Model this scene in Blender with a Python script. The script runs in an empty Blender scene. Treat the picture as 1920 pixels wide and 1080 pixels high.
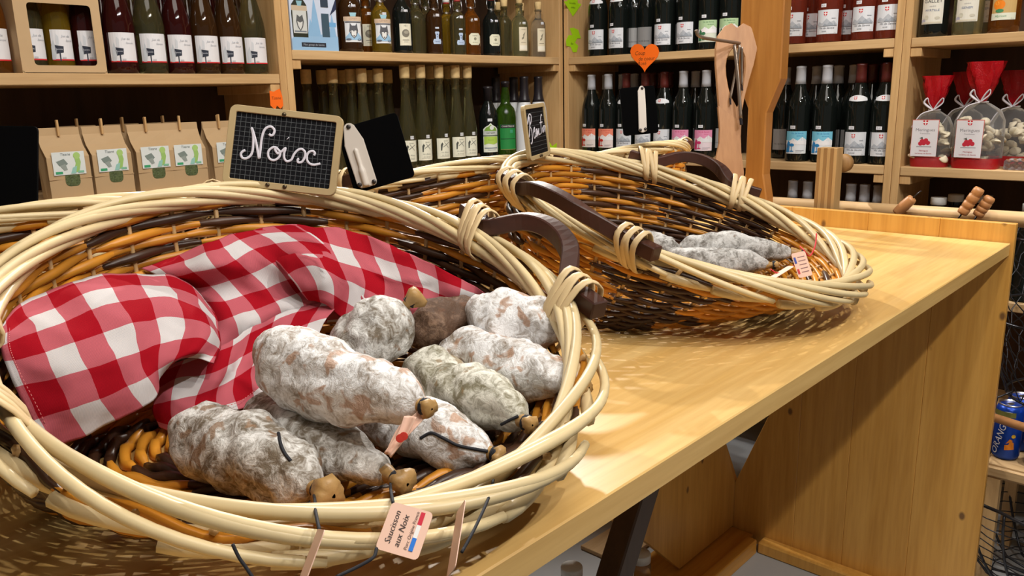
import bpy, bmesh, math, random
import numpy as np
from mathutils import Vector, Matrix, noise
random.seed(11)
PI = math.pi
sc = bpy.context.scene
COL = sc.collection

# ------------------------------------------------------------------ camera
CAM = Vector((0, 0, 1.32))
CR = Vector((0.67226911, -0.73997649, -0.02211441))
CU = Vector((0.1852724, 0.13924855, 0.97277129))
CF = Vector((0.71674848, 0.65806127, -0.23070972))
FPX = 1526.57
cd = bpy.data.cameras.new('camera'); cam = bpy.data.objects.new('camera', cd); COL.objects.link(cam)
cd.sensor_width = 36; cd.lens = FPX/1920*36; cd.clip_start = .02
cam.matrix_world = Matrix(((CR.x, CU.x, -CF.x, CAM.x), (CR.y, CU.y, -CF.y, CAM.y), (CR.z, CU.z, -CF.z, CAM.z), (0, 0, 0, 1)))
sc.camera = cam

# ------------------------------------------------------------------ light
sc.view_settings.view_transform = 'Standard'; sc.view_settings.look = 'None'
sc.view_settings.gamma = 1; sc.view_settings.use_curve_mapping = False
sc.view_settings.exposure = 0.45
w = bpy.data.worlds.new('shop_air'); sc.world = w; w.use_nodes = True
w.node_tree.nodes['Background'].inputs[0].default_value = (1, .93, .84, 1)
w.node_tree.nodes['Background'].inputs[1].default_value = .10

def lamp(name, loc, target, power, angle=70, size=.03, col=(1, .93, .82), blend=.4):
    l = bpy.data.lights.new(name, 'SPOT'); l.energy = power; l.color = col
    l.spot_size = math.radians(angle); l.spot_blend = blend; l.shadow_soft_size = size
    o = bpy.data.objects.new(name, l); COL.objects.link(o); o.location = loc
    o.rotation_euler = (Vector(target)-Vector(loc)).to_track_quat('-Z', 'Y').to_euler()
    return o
def area(name, loc, target, power, sx, sy, col=(1, .94, .85)):
    l = bpy.data.lights.new(name, 'AREA'); l.energy = power; l.color = col; l.shape = 'RECTANGLE'; l.size = sx; l.size_y = sy
    o = bpy.data.objects.new(name, l); COL.objects.link(o); o.location = loc
    o.rotation_euler = (Vector(target)-Vector(loc)).to_track_quat('-Z', 'Y').to_euler()
    return o
WW = (1, .95, .875)
for n, (x, y, z, tx, ty, tz, pw, an) in enumerate((
        (2.25, 2.02, 2.25, 1.1, .60, .97, 80, 75), (1.45, 2.0, 2.3, .7, .55, .97, 46, 75),
        (.20, -.66, 2.72, .7, .75, .97, 31, 85), (1.25, -.66, 2.72, 1.6, .8, .9, 46, 85), (.75, -.70, 2.72, .8, .7, .97, 20, 70))):
    lamp('counter_spot', (x, y, z), (tx, ty, tz), pw, an, .022, WW)
for n, (x, y, z, tx, ty, tz, pw) in enumerate((
        (.25, .75, 2.72, .6, 2.1, 1.25, 18), (.95, .85, 2.72, 1.2, 2.1, 1.25, 18), (1.6, .95, 2.72, 1.9, 2.1, 1.3, 17),
        (1.35, 1.35, 2.72, 2.6, 1.75, 1.25, 20), (1.45, .70, 2.72, 2.6, 1.15, 1.25, 24), (1.55, .10, 2.72, 2.6, .5, 1.2, 26))):
    lamp('shelf_spot', (x, y, z), (tx, ty, tz), pw, 80, .022, (1, .975, .945))
lamp('aisle_spot', (2.38, .1, 2.8), (2.36, .25, 0), 60, 34, .03, (1, .99, .97))
area('ceiling_fill', (.6, .1, 2.86), (.6, .1, 0), 16, 1.6, 1.0)  # added soft fill light under the ceiling, not a fitting of the shop

# ------------------------------------------------------------------ pixel -> point on a real plane
def ray(px, py): return CF + CR*((px-960)/FPX) - CU*((py-540)/FPX)
def on_x(px, py, X): d = ray(px, py); return CAM + d*(X/d.x)
def on_y(px, py, Y): d = ray(px, py); return CAM + d*(Y/d.y)
def on_z(px, py, Z): d = ray(px, py); return CAM + d*((Z-CAM.z)/d.z)

# ------------------------------------------------------------------ materials
def newmat(name):
    m = bpy.data.materials.new(name); m.use_nodes = True
    nt = m.node_tree; b = nt.nodes['Principled BSDF']
    return m, nt, b
def c4(c): return (c[0], c[1], c[2], 1)
def srgb(r, g, b):
    f = lambda v: ((v/255+.055)/1.055)**2.4 if v > 10 else v/255/12.92
    return (f(r), f(g), f(b))
MATS = {}
def plain(name, col, rough=.5, metal=0, var=.06, scale=40, bump=0, spec=.5, trans=0, ior=1.45, coat=0, rand=0):
    if name in MATS: return MATS[name]
    m, nt, b = newmat(name); N = nt.nodes; L = nt.links
    tc = N.new('ShaderNodeTexCoord'); nz = N.new('ShaderNodeTexNoise'); nz.inputs['Scale'].default_value = scale; nz.inputs['Detail'].default_value = 3
    L.new(tc.outputs['Object'], nz.inputs['Vector'])
    mx = N.new('ShaderNodeMix'); mx.data_type = 'RGBA'
    mx.inputs[6].default_value = c4([max(0, v*(1-var)) for v in col]); mx.inputs[7].default_value = c4([min(1, v*(1+var)) for v in col])
    L.new(nz.outputs['Fac'], mx.inputs[0])
    out = mx.outputs[2]
    if rand:
        oi = N.new('ShaderNodeObjectInfo'); hs = N.new('ShaderNodeHueSaturation'); mr = N.new('ShaderNodeMapRange')
        mr.inputs[3].default_value = 1-rand; mr.inputs[4].default_value = 1+rand
        L.new(oi.outputs['Random'], mr.inputs[0]); L.new(mr.outputs[0], hs.inputs['Value']); L.new(out, hs.inputs['Color']); out = hs.outputs[0]
    L.new(out, b.inputs['Base Color'])
    b.inputs['Roughness'].default_value = rough; b.inputs['Metallic'].default_value = metal
    b.inputs['Specular IOR Level'].default_value = spec; b.inputs['Transmission Weight'].default_value = trans; b.inputs['IOR'].default_value = ior
    b.inputs['Coat Weight'].default_value = coat
    if bump:
        bp = N.new('ShaderNodeBump'); bp.inputs['Strength'].default_value = bump; bp.inputs['Distance'].default_value = .002
        L.new(nz.outputs['Fac'], bp.inputs['Height']); L.new(bp.outputs[0], b.inputs['Normal'])
    MATS[name] = m
    return m
def wood(name, c1, c2, axis, rough=.4, knots=0, kcol=(.09, .04, .015), grain=1.0, coat=0, bandc=None):
    m, nt, b = newmat(name); N = nt.nodes; L = nt.links
    tc = N.new('ShaderNodeTexCoord'); oi = N.new('ShaderNodeObjectInfo')
    ad = N.new('ShaderNodeVectorMath'); ad.operation = 'MULTIPLY_ADD'; ad.inputs[1].default_value = (3.1, 5.7, 7.3)
    L.new(oi.outputs['Random'], ad.inputs[0]); L.new(tc.outputs['Object'], ad.inputs[2])
    mp = N.new('ShaderNodeMapping'); s = [9*grain]*3; s['XYZ'.index(axis)] = .55*grain; mp.inputs['Scale'].default_value = s
    L.new(ad.outputs[0], mp.inputs['Vector'])
    n1 = N.new('ShaderNodeTexNoise'); n1.inputs['Scale'].default_value = 2.2; n1.inputs['Detail'].default_value = 5; n1.inputs['Distortion'].default_value = .6
    L.new(mp.outputs[0], n1.inputs['Vector'])
    wv = N.new('ShaderNodeTexNoise'); wv.inputs['Scale'].default_value = 14; wv.inputs['Detail'].default_value = 4
    L.new(mp.outputs[0], wv.inputs['Vector'])
    cr = N.new('ShaderNodeValToRGB'); e = cr.color_ramp.elements; e[0].position = .32; e[1].position = .68; e[0].color = c4(c1); e[1].color = c4(c2)
    L.new(n1.outputs['Fac'], cr.inputs[0])
    mx = N.new('ShaderNodeMix'); mx.data_type = 'RGBA'; mx.blend_type = 'MULTIPLY'; mx.inputs[0].default_value = .35
    cr2 = N.new('ShaderNodeValToRGB'); e = cr2.color_ramp.elements; e[0].position = .35; e[1].position = .6; e[0].color = (.72, .62, .5, 1); e[1].color = (1, 1, 1, 1)
    L.new(wv.outputs['Fac'], cr2.inputs[0]); L.new(cr.outputs[0], mx.inputs[6]); L.new(cr2.outputs[0], mx.inputs[7])
    out = mx.outputs[2]
    if knots:
        mp2 = N.new('ShaderNodeMapping'); s = [knots]*3; s['XYZ'.index(axis)] = knots*.62; mp2.inputs['Scale'].default_value = s
        L.new(ad.outputs[0], mp2.inputs['Vector'])
        vo = N.new('ShaderNodeTexVoronoi'); vo.inputs['Scale'].default_value = 1; L.new(mp2.outputs[0], vo.inputs['Vector'])
        k = N.new('ShaderNodeMapRange'); k.inputs[1].default_value = .045; k.inputs[2].default_value = .085; k.inputs[3].default_value = .85; k.inputs[4].default_value = 0
        L.new(vo.outputs['Distance'], k.inputs[0])
        mk = N.new('ShaderNodeMix'); mk.data_type = 'RGBA'; mk.inputs[7].default_value = c4(kcol)
        L.new(k.outputs[0], mk.inputs[0]); L.new(out, mk.inputs[6]); out = mk.outputs[2]
    L.new(out, b.inputs['Base Color'])
    b.inputs['Roughness'].default_value = rough; b.inputs['Coat Weight'].default_value = coat; b.inputs['Coat Roughness'].default_value = .25
    bp = N.new('ShaderNodeBump'); bp.inputs['Strength'].default_value = .12; bp.inputs['Distance'].default_value = .001
    L.new(wv.outputs['Fac'], bp.inputs['Height']); L.new(bp.outputs[0], b.inputs['Normal'])
    MATS[name] = m
    return m

# ------------------------------------------------------------------ mesh builder
class MB:
    def __init__(s): s.v = []; s.f = []; s.uv = None
    def add(s, vs, fs):
        k = len(s.v); s.v += [tuple(p) for p in vs]; s.f += [tuple(i+k for i in q) for q in fs]; return s
    def box(s, x0, x1, y0, y1, z0, z1):
        return s.add([(x0,y0,z0),(x1,y0,z0),(x1,y1,z0),(x0,y1,z0),(x0,y0,z1),(x1,y0,z1),(x1,y1,z1),(x0,y1,z1)],
                     [(3,2,1,0),(4,5,6,7),(0,1,5,4),(1,2,6,5),(2,3,7,6),(3,0,4,7)])
    def tube(s, pts, rad, n=6, closed=False, sx=1, sy=1, up=None):
        pts = [Vector(p) for p in pts]; m = len(pts)
        if not hasattr(rad, '__len__'): rad = [rad]*m
        vs = []; ref = Vector(up) if up else None
        for i, p in enumerate(pts):
            a = pts[(i-1) % m] if (closed or i > 0) else p; b = pts[(i+1) % m] if (closed or i < m-1) else p
            t = (b-a); t = t.normalized() if t.length > 1e-9 else Vector((0,0,1))
            if ref is None: ref = Vector((0,0,1)) if abs(t.z) < .9 else Vector((1,0,0))
            u = ref - t*ref.dot(t)
            if u.length < 1e-6: u = t.orthogonal()
            u.normalize(); w_ = t.cross(u)
            if not up: ref = u
            for k in range(n):
                a_ = 2*PI*(k+.5)/n
                vs.append(p + u*(math.cos(a_)*rad[i]*sy) + w_*(math.sin(a_)*rad[i]*sx))
        fs = []
        for i in range(m if closed else m-1):
            j = (i+1) % m
            for k in range(n):
                k2 = (k+1) % n; fs.append((i*n+k, i*n+k2, j*n+k2, j*n+k))
        if not closed: fs += [tuple(range(n-1,-1,-1)), tuple((m-1)*n+k for k in range(n))]
        return s.add(vs, fs)
    def lathe(s, prof, n=24, o=(0,0,0), M=None):
        vs = []; fs = []
        for r, z in prof:
            for k in range(n):
                a = 2*PI*k/n; p = Vector((r*math.cos(a), r*math.sin(a), z))
                if M: p = M @ p
                vs.append(p+Vector(o))
        for i in range(len(prof)-1):
            for k in range(n):
                k2 = (k+1) % n; fs.append((i*n+k, i*n+k2, (i+1)*n+k2, (i+1)*n+k))
        fs += [tuple(range(n-1,-1,-1)), tuple((len(prof)-1)*n+k for k in range(n))]
        return s.add(vs, fs)
    def grid(s, G, closed_u=False):
        h = len(G); w_ = len(G[0]); vs = [p for r in G for p in r]; fs = []
        for i in range(h-1):
            for j in range(w_ if closed_u else w_-1):
                j2 = (j+1) % w_; fs.append((i*w_+j, i*w_+j2, (i+1)*w_+j2, (i+1)*w_+j))
        return s.add(vs, fs)
    def prism(s, poly, t, o=(0,0,0), ex=(1,0,0), ey=(0,1,0), ez=None):
        o, ex, ey = Vector(o), Vector(ex), Vector(ey); ez = Vector(ez) if ez else ex.cross(ey)
        n = len(poly); vs = [o+ex*a+ey*b for a, b in poly] + [o+ex*a+ey*b+ez*t for a, b in poly]
        fs = [tuple(range(n-1,-1,-1)), tuple(range(n,2*n))] + [(i,(i+1)%n,(i+1)%n+n,i+n) for i in range(n)]
        return s.add(vs, fs)
    def mesh(s, name, mat, o=(0,0,0), bevel=0, smooth=False, seg=1):
        me = bpy.data.meshes.new(name)
        me.from_pydata([(p[0]-o[0], p[1]-o[1], p[2]-o[2]) for p in s.v], [], s.f)
        if bevel:
            bm = bmesh.new(); bm.from_mesh(me)
            bmesh.ops.bevel(bm, geom=[e for e in bm.edges if len(e.link_faces) == 2 and e.calc_face_angle(0) > .5], offset=bevel, segments=seg, affect='EDGES', clamp_overlap=True)
            bm.to_mesh(me); bm.free()
        bm = bmesh.new(); bm.from_mesh(me); bmesh.ops.recalc_face_normals(bm, faces=bm.faces); bm.to_mesh(me); bm.free()
        if smooth:
            for p in me.polygons: p.use_smooth = True
        if mat: me.materials.append(mat)
        return me
    def build(s, name, mat, parent=None, bevel=0, smooth=False, seg=1, label=None, local=False):
        o = (0,0,0)
        if parent is not None and not local:
            o = parent.location if parent.parent is None else parent.parent.location
        ob = bpy.data.objects.new(name, s.mesh(name, mat, o, bevel, smooth, seg)); COL.objects.link(ob)
        if parent is not None: ob.parent = parent
        if label: ob['label'] = label
        return ob
def smooth_by_angle(ob, ang=.6):
    me = ob.data; bm = bmesh.new(); bm.from_mesh(me)
    for f in bm.faces: f.smooth = True
    for e in bm.edges:
        if len(e.link_faces) == 2 and e.calc_face_angle(0) > ang: e.smooth = False
    bm.to_mesh(me); bm.free(); return ob
def tag(o, label=None, cat=None, group=None, kind=None):
    if label: o['label'] = label
    if cat: o['category'] = cat
    if group: o['group'] = group
    if kind: o['kind'] = kind
    return o
def thing(name, label, cat, loc=(0,0,0), rz=0, group=None):
    o = bpy.data.objects.new(name, None); COL.objects.link(o); o.location = loc; o.rotation_euler = (0,0,rz); o.empty_display_size = .05
    return tag(o, label, cat, group)
def kids(o): return [c for c in bpy.data.objects if c.parent == o]
def dup(src, loc, rz=0, label=None, group=None):
    r = src.copy(); COL.objects.link(r); r.location = loc; r.rotation_euler = (0,0,rz)
    if label: r['label'] = label
    if group: r['group'] = group
    for ch in KIDS(src):
        c = ch.copy(); COL.objects.link(c); c.parent = r
        for g in KIDS(ch):
            d = g.copy(); COL.objects.link(d); d.parent = c
    return r
def KIDS(o): return list(o.children)
def catmull(P, n=8, closed=False):
    P = [Vector(p) for p in P]; m = len(P); out = []
    for i in range(m if closed else m-1):
        g = lambda k: P[k % m] if closed else P[min(max(k,0),m-1)]
        a,b,c,d = g(i-1),g(i),g(i+1),g(i+2)
        for k in range(n):
            t = k/n
            out.append(.5*((2*b)+(c-a)*t+(2*a-5*b+4*c-d)*t*t+(3*b-a-3*c+d)*t**3))
    if not closed: out.append(P[-1])
    return out

# wood and paint used in several places
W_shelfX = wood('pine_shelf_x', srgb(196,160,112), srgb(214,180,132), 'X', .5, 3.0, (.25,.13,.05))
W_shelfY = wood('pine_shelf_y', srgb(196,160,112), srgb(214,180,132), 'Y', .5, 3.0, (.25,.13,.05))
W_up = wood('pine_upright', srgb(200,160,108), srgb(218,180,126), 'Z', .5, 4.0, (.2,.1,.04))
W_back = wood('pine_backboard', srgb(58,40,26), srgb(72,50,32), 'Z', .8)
W_top = wood('varnished_spruce_top', srgb(220,177,104), srgb(234,197,130), 'X', .38, 2.6, (.3,.14,.04), coat=.15)
W_panel = wood('varnished_spruce_panel', srgb(206,150,66), srgb(224,170,86), 'Z', .4, 10, (.12,.05,.02), coat=.15)
W_panelX = wood('varnished_spruce_rail', srgb(206,146,58), srgb(222,164,76), 'X', .4, 4, (.12,.05,.02))
W_dark = wood('dark_stained_wood', srgb(70,48,32), srgb(88,62,42), 'Z', .5)
# ------------------------------------------------------------------ room
def struct(name, mb, mat, **k): return tag(mb.build(name, mat, **k), kind='structure')
M_floor = plain('grey_floor_tile', srgb(172,174,176), .45, var=.08, scale=6)
M_wall = plain('cream_plaster', srgb(196,180,150), .8, scale=12)
struct('floor', MB().box(-3, 3.2, -3, 2.7, -.05, 0), M_floor)
struct('wall_left', MB().box(-3, 3.2, 2.43, 2.5, 0, 2.9), M_wall)
struct('wall_right', MB().box(2.95, 3.02, -3, 2.43, 0, 2.9), M_wall)
struct('ceiling', MB().box(-3, 3.2, -3, 2.7, 2.9, 2.95), M_wall)

# ------------------------------------------------------------------ shelving
YF, YB = 2.085, 2.42; XF, XB = 2.60, 2.93; T = .027
def shelf_left(x0, x1, zs, label):
    t = thing('shelf_unit', label, 'shelf', (x0, YF, 0))
    for x in (x0, x1-.022): MB().box(x, x+.022, YF, YB, 0, 2.3).build('upright', W_up, t, .0015)
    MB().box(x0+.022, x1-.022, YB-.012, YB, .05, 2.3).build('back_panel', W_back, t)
    for z in zs:
        MB().box(x0+.023, x1-.023, YF, YB-.013, z-T, z).build('shelf_board', W_shelfX, t, .002)
        for x in (x0+.0225, x1-.0525): MB().box(x, x+.03, YF+.004, YB-.03, z-T-.026, z-T-.0005).build('cleat', W_up, t, .0015)
    return t
def shelf_right(y0, y1, zs, label):
    t = thing('shelf_unit', label, 'shelf', (XF, y0, 0))
    for y in (y0, y1-.022): MB().box(XF, XB, y, y+.022, 0, 2.3).build('upright', W_up, t, .0015)
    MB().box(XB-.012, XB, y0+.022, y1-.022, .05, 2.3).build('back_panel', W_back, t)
    for z in zs:
        MB().box(XF, XB-.013, y0+.023, y1-.023, z-T, z).build('shelf_board', W_shelfY, t, .002)
        for y in (y0+.0225, y1-.0525): MB().box(XF+.004, XB-.03, y, y+.03, z-T-.026, z-T-.0005).build('cleat', W_up, t, .0015)
    return t
ZL, ZM, ZR = (1.392, 1.10), (1.459, 1.087), (1.457, 1.086)
shelf_left(-.35, 1.343, (1.79, ZL[0], ZL[1], .74, .38), 'pine shelf unit holding fruit juice bottles above kraft paper bags')
shelf_left(1.344, 2.598, (1.83, ZM[0], ZM[1], .72, .36), 'pine shelf unit with liqueurs above tall corked bottles')
shelf_right(.82, 2.083, (1.83, ZR[0], ZR[1], .715, .35), 'pine shelf unit full of dark wine bottles behind the wooden post')
shelf_right(-.75, .819, (1.83, 1.455, 1.085, .715, .35), 'pine shelf unit holding the red bags of meringues')

# ------------------------------------------------------------------ counter
TZ = .97
t = thing('display_counter', 'yellow varnished wooden counter carrying the wicker baskets', 'counter', (1.0, .95, 0)); counter = t
MB().box(-.7, 2.089, .39, 1.50, TZ-.0288, TZ).build('countertop', W_top, t, .0015)
def pl(name, poly, x0=2.09, x1=2.108): return MB().prism(poly, x1-x0, (x0,0,0), (0,1,0), (0,0,1), (1,0,0)).build(name, W_panel, t, .0012)
PT = 1.014
for a, b in ((.383,.54),(.5402,.7048),(.705,.8438)): pl('plank', [(a,0),(b,0),(b,PT),(a,PT)])
pl('plank', [(.844,0),(1.0298,0),(1.0298,.176),(.844,.64)][:3]+[(.902,.50),(.902,PT),(.844,PT)])
pl('plank', [(1.03,0),(1.2158,0),(1.2158,PT),(1.158,PT),(1.158,.50),(1.03,.176)])
pl('plank', [(.9022,.62),(1.1578,.62),(1.1578,PT),(.9022,PT)])
for a, b in ((1.216,1.36),(1.3602,1.507)): pl('plank', [(a,0),(b,0),(b,PT),(a,PT)])
# middle divider with its end cut on the slant
MB().prism([(-.6,.48),(1.3,.42),(1.52,.28),(1.78,.035),(2.089,.032),(2.089,.176),(2.026,.318),(1.96,.50),(1.96,.94),(-.6,.94)], .018, (0,1.03,0), (1,0,0), (0,0,1), (0,1,0)).build('divider_panel', W_panel, t, .001)
# ------------------------------------------------------------------ wicker baskets
M_orange = plain('buff_willow', srgb(200,134,42), .38, var=.22, scale=30, rand=.22, bump=.15)
M_brown = plain('dark_willow', srgb(66,42,28), .38, var=.25, scale=30, rand=.3, bump=.15)
M_stake = plain('peeled_stake', srgb(196,160,110), .5, var=.12, rand=.1)
M_straw = plain('peeled_willow', srgb(220,200,156), .36, var=.12, scale=22, rand=.1, bump=.2)
M_bar = wood('dark_handle_wood', srgb(56,30,24), srgb(76,42,32), 'Y', .45)
M_cane = plain('split_cane', srgb(222,196,150), .45, var=.15, scale=18, rand=.08, bump=.2)

BA, BB, BHF, BHB = .276, .288, .055, .238      # rim half axes and heights
def rim_pt(th, hb=BHB):
    t = (math.sin(th)+1)/2
    return Vector((BA*math.cos(th), BB*math.sin(th), BHF+(hb-BHF)*t))
def base_pt(th): return Vector((.232*math.cos(th), .07+.172*math.sin(th), .006))
def wall_pt(th, s, hb=BHB):
    a, b = base_pt(th), rim_pt(th, hb); t = (math.sin(th)+1)/2
    p = a.lerp(b, s); p.z = a.z+(b.z-a.z)*s**(1.5-.5*t)
    k = .012*math.sin(PI*s); p.x += k*math.cos(th); p.y += k*math.sin(th)*t
    return p
def wall_n(th, s, hb):
    e = .01; d1 = wall_pt(th+e, s, hb)-wall_pt(th-e, s, hb); d2 = wall_pt(th, min(1,s+e), hb)-wall_pt(th, max(0,s-e), hb)
    return d1.cross(d2).normalized()
NS, NR, NZ = 32, 20, 12
ZONE = 'ODMODDMODMOD'
def basket(label, rz, loc, right, left, hb=BHB, seed=1, group=None, zs=0):
    R = random.Random(seed)
    t = thing('wicker_basket', label, 'basket', (0,0,0), 0, group)
    step = 2*PI/NS
    def rod(row, a0, a1, f, mat, name, phase, amp, r0, width=None):
        n = max(6, int((a1-a0)/step*4)+1); pts = []; rad = []
        for i in range(n):
            u = i/(n-1); th = a0+(a1-a0)*u
            p, nn = f(th); pts.append(p+nn*(amp*math.cos(th/step*PI+phase*PI)))
            e = min(u, 1-u)*(n-1); rad.append(r0*(.45+.55*min(1, e/3))*(width(th) if width else 1))
        MB().tube(pts, rad, 5).build(name, mat, t, smooth=True, local=True)
    offs = [R.uniform(0, .12) for _ in range(NZ)]
    for j in range(NR):
        s = (j+.55)/NR*.97
        tri = abs((j % 8)-4)/4*.24-.12
        for k in range(NZ):
            a0 = 2*PI*k/NZ+offs[k]+tri*(1 if k % 2 else -1)+R.uniform(-.03,.03); a1 = 2*PI*(k+1)/NZ+offs[(k+1) % NZ]+tri*(-1 if k % 2 else 1)+R.uniform(-.03,.03)
            z = ZONE[(k+zs) % NZ]
            m = M_orange if z == 'O' else M_brown if z == 'D' else (M_orange if j % 3 else M_brown)
            if R.random() < .10: m = M_brown if m is M_orange else M_orange
            rod(j, a0-.05, a1+.05, lambda th: (wall_pt(th, s, hb), wall_n(th, s, hb)), m, 'weaver_rod', j % 2, .0042, R.uniform(.49, .58), lambda th: min(.0125, (wall_pt(th, min(1,s+.02), hb)-wall_pt(th, max(0,s-.02), hb)).length/(min(1,s+.02)-max(0,s-.02))/NR))
    for j in range(16):
        q = (j+.6)/16.3
        for k in range(8):
            a0 = 2*PI*k/8+.07*(j % 4); a1 = a0+2*PI/8
            def f(th): p = base_pt(th); return Vector((p.x*q, .07+(p.y-.07)*q, .006)), Vector((0,0,1))
            rod(j, a0-.04, a1+.04, f, M_orange if (k+j//4) % 2 else M_brown, 'base_rod', j % 2, .0026, .0062)
    for i in range(NS):
        th = step*i
        pts = [wall_pt(th, s, hb) for s in (0,.2,.4,.6,.8,1)]
        MB().tube(pts, .0031, 5).build('stake', M_stake, t, smooth=True, local=True)
    # rolled border of peeled rods
    NRIM = 22
    for i in range(NRIM):
        a0 = 2*PI*i/NRIM+R.uniform(-.05,.05); span = math.radians(112)*R.uniform(.85,1.15); n = 34; pts = []; rad = []
        for k in range(n):
            u = k/(n-1); th = a0+span*u; p = rim_pt(th, hb); fr = 1-(math.sin(th)+1)/2
            nn = Vector((math.cos(th)/BA, math.sin(th)/BB, 0)).normalized()
            ph = math.radians(-110)+math.radians(330)*u+.12*math.sin(7*u+i)
            cr_ = .0105+.006*fr
            pts.append(p+nn*(-math.cos(ph)*cr_*(1+.15*fr))+Vector((0,0,1))*(math.sin(ph)*cr_))
            rad.append((.0058+.0013*fr)*(1.0-.38*u)*(.9 if k in (0,n-1) else 1))
        MB().tube(pts, rad, 7).build('rim_rod', M_straw, t, smooth=True, local=True)
    for side, (t1, t2) in ((1, right), (-1, left)):
        th1 = math.radians(t1 if side > 0 else 180-t1); th2 = math.radians(t2 if side > 0 else 180-t2)
        n_ = lambda th: Vector((math.cos(th)/BA, math.sin(th)/BB, 0)).normalized()
        p1 = rim_pt(th1, hb)+n_(th1)*.013+Vector((0,0,.019)); p2 = rim_pt(th2, hb)+n_(th2)*.013+Vector((0,0,.019))
        d = (p2-p1).normalized(); o = Vector((side,0,0)); up = Vector((0,0,1))
        P = [p1-d*.04, p1-d*.012, p1+d*.014, p1.lerp(p2,.28)+o*.030+up*.020, p1.lerp(p2,.5)+o*.040+up*.026, p1.lerp(p2,.72)+o*.033+up*.018, p2-d*.014, p2+d*.012, p2+d*.04]
        path = catmull(P, 5)
        hd = MB().tube(path, .0145, 4, sx=1, sy=1, up=(0,0,1)).build('handle', M_bar, t, .0015, local=True, label='dark brown bent wooden handle')
        for th, p in ((th1, p1), (th2, p2)):
            c = rim_pt(th, hb).lerp(p, .5); up2 = (p-rim_pt(th, hb)).normalized(); sd = d.cross(up2).normalized()
            for q in range(4):
                cc = c+d*((q-1.5)*.0083+.001*R.random()); ring = []
                for a in range(16):
                    an = 2*PI*a/16; ca, sa = math.cos(an), math.sin(an)
                    sg = lambda v: math.copysign(abs(v)**.7, v)
                    ring.append(cc+sd*(.0205*sg(ca))+up2*(.0335*sg(sa))+d*(.004*sa*(1 if q % 2 else -1)))
                MB().tube(ring, .0049, 8, closed=True, up=d, sy=1.0, sx=.36).build('binding', M_cane, hd, smooth=True, local=True)
    t.location = loc; t.rotation_euler = (0,0,rz)
    return t
B1 = basket('large wicker basket at the near edge of the counter, lined with the gingham cloth', -.237, (.432,.68,TZ), (19,-17), (12,-17), seed=1, zs=11)
B2 = basket('wicker basket holding three grey sausages, farther along the counter', .153, (1.194,.713,TZ), (33,-2), (33,-10), seed=4, zs=5)
B3 = basket('wicker basket seen from behind, under the tilted plain black slate', PI, (1.08,1.33,TZ), (33,-8), (33,-8), hb=.228, seed=7, zs=7)
B4 = dup(B3, (1.63,1.29,TZ), PI-.08, 'wicker basket seen from behind, next to the wooden post')
B0 = dup(B3, (.36,1.34,TZ), PI+.05, 'wicker basket of which only a strip of rim shows behind the cloth-lined basket')
def at(px, py, D): return CAM + ray(px, py)*D
def loft(P, Q, t): return P.lerp(Q, t)
# ------------------------------------------------------------------ dry sausages
def mould(name, white, grey, brown, wpos, brownw):
    m, nt, b = newmat(name); N = nt.nodes; L = nt.links
    tc = N.new('ShaderNodeTexCoord'); oi = N.new('ShaderNodeObjectInfo')
    ad = N.new('ShaderNodeVectorMath'); ad.operation = 'MULTIPLY_ADD'; ad.inputs[1].default_value = (7, 3, 5)
    L.new(oi.outputs['Random'], ad.inputs[0]); L.new(tc.outputs['Object'], ad.inputs[2])
    def nz(s, d, dist=0, rough=.6):
        n = N.new('ShaderNodeTexNoise'); n.inputs['Scale'].default_value = s; n.inputs['Detail'].default_value = d
        n.inputs['Distortion'].default_value = dist; n.inputs['Roughness'].default_value = rough; L.new(ad.outputs[0], n.inputs['Vector']); return n
    big, mid, fine, spots = nz(26, 4, .8), nz(85, 5, 1.2, .7), nz(420, 3), nz(48, 2, .4)
    r1 = N.new('ShaderNodeValToRGB'); e = r1.color_ramp.elements; e[0].position = wpos-.075; e[0].color = c4(grey); e[1].position = wpos+.085; e[1].color = c4(white)
    av = N.new('ShaderNodeMath'); av.operation = 'ADD'; mu = N.new('ShaderNodeMath'); mu.operation = 'MULTIPLY'; mu.inputs[1].default_value = .5
    L.new(big.outputs[0], av.inputs[0]); L.new(mid.outputs[0], av.inputs[1]); L.new(av.outputs[0], mu.inputs[0]); L.new(mu.outputs[0], r1.inputs[0])
    r2 = N.new('ShaderNodeValToRGB'); e = r2.color_ramp.elements; e[0].position = .60-brownw; e[0].color = (0,0,0,1); e[1].position = .66-brownw; e[1].color = (.8,.8,.8,1)
    L.new(spots.outputs[0], r2.inputs[0])
    mx = N.new('ShaderNodeMix'); mx.data_type = 'RGBA'; mx.inputs[7].default_value = c4(brown)
    L.new(r2.outputs[0], mx.inputs[0]); L.new(r1.outputs[0], mx.inputs[6])
    mf = N.new('ShaderNodeMix'); mf.data_type = 'RGBA'; mf.blend_type = 'MULTIPLY'; mf.inputs[0].default_value = .3
    r3 = N.new('ShaderNodeValToRGB'); e = r3.color_ramp.elements; e[0].position = .35; e[0].color = (.5,.48,.45,1); e[1].position = .6
    L.new(mid.outputs[0], r3.inputs[0]); L.new(mx.outputs[2], mf.inputs[6]); L.new(r3.outputs[0], mf.inputs[7])
    L.new(mf.outputs[2], b.inputs['Base Color']); b.inputs['Roughness'].default_value = .62
    ad2 = N.new('ShaderNodeMath'); ad2.operation = 'MULTIPLY_ADD'; ad2.inputs[1].default_value = .35
    L.new(fine.outputs[0], ad2.inputs[0]); L.new(mid.outputs[0], ad2.inputs[2])
    bp = N.new('ShaderNodeBump'); bp.inputs['Strength'].default_value = .75; bp.inputs['Distance'].default_value = .0025
    L.new(ad2.outputs[0], bp.inputs['Height']); L.new(bp.outputs[0], b.inputs['Normal'])
    return m
S_white = mould('white_mould', srgb(246,247,250), srgb(158,144,130), srgb(184,142,112), .455, .03)
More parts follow.
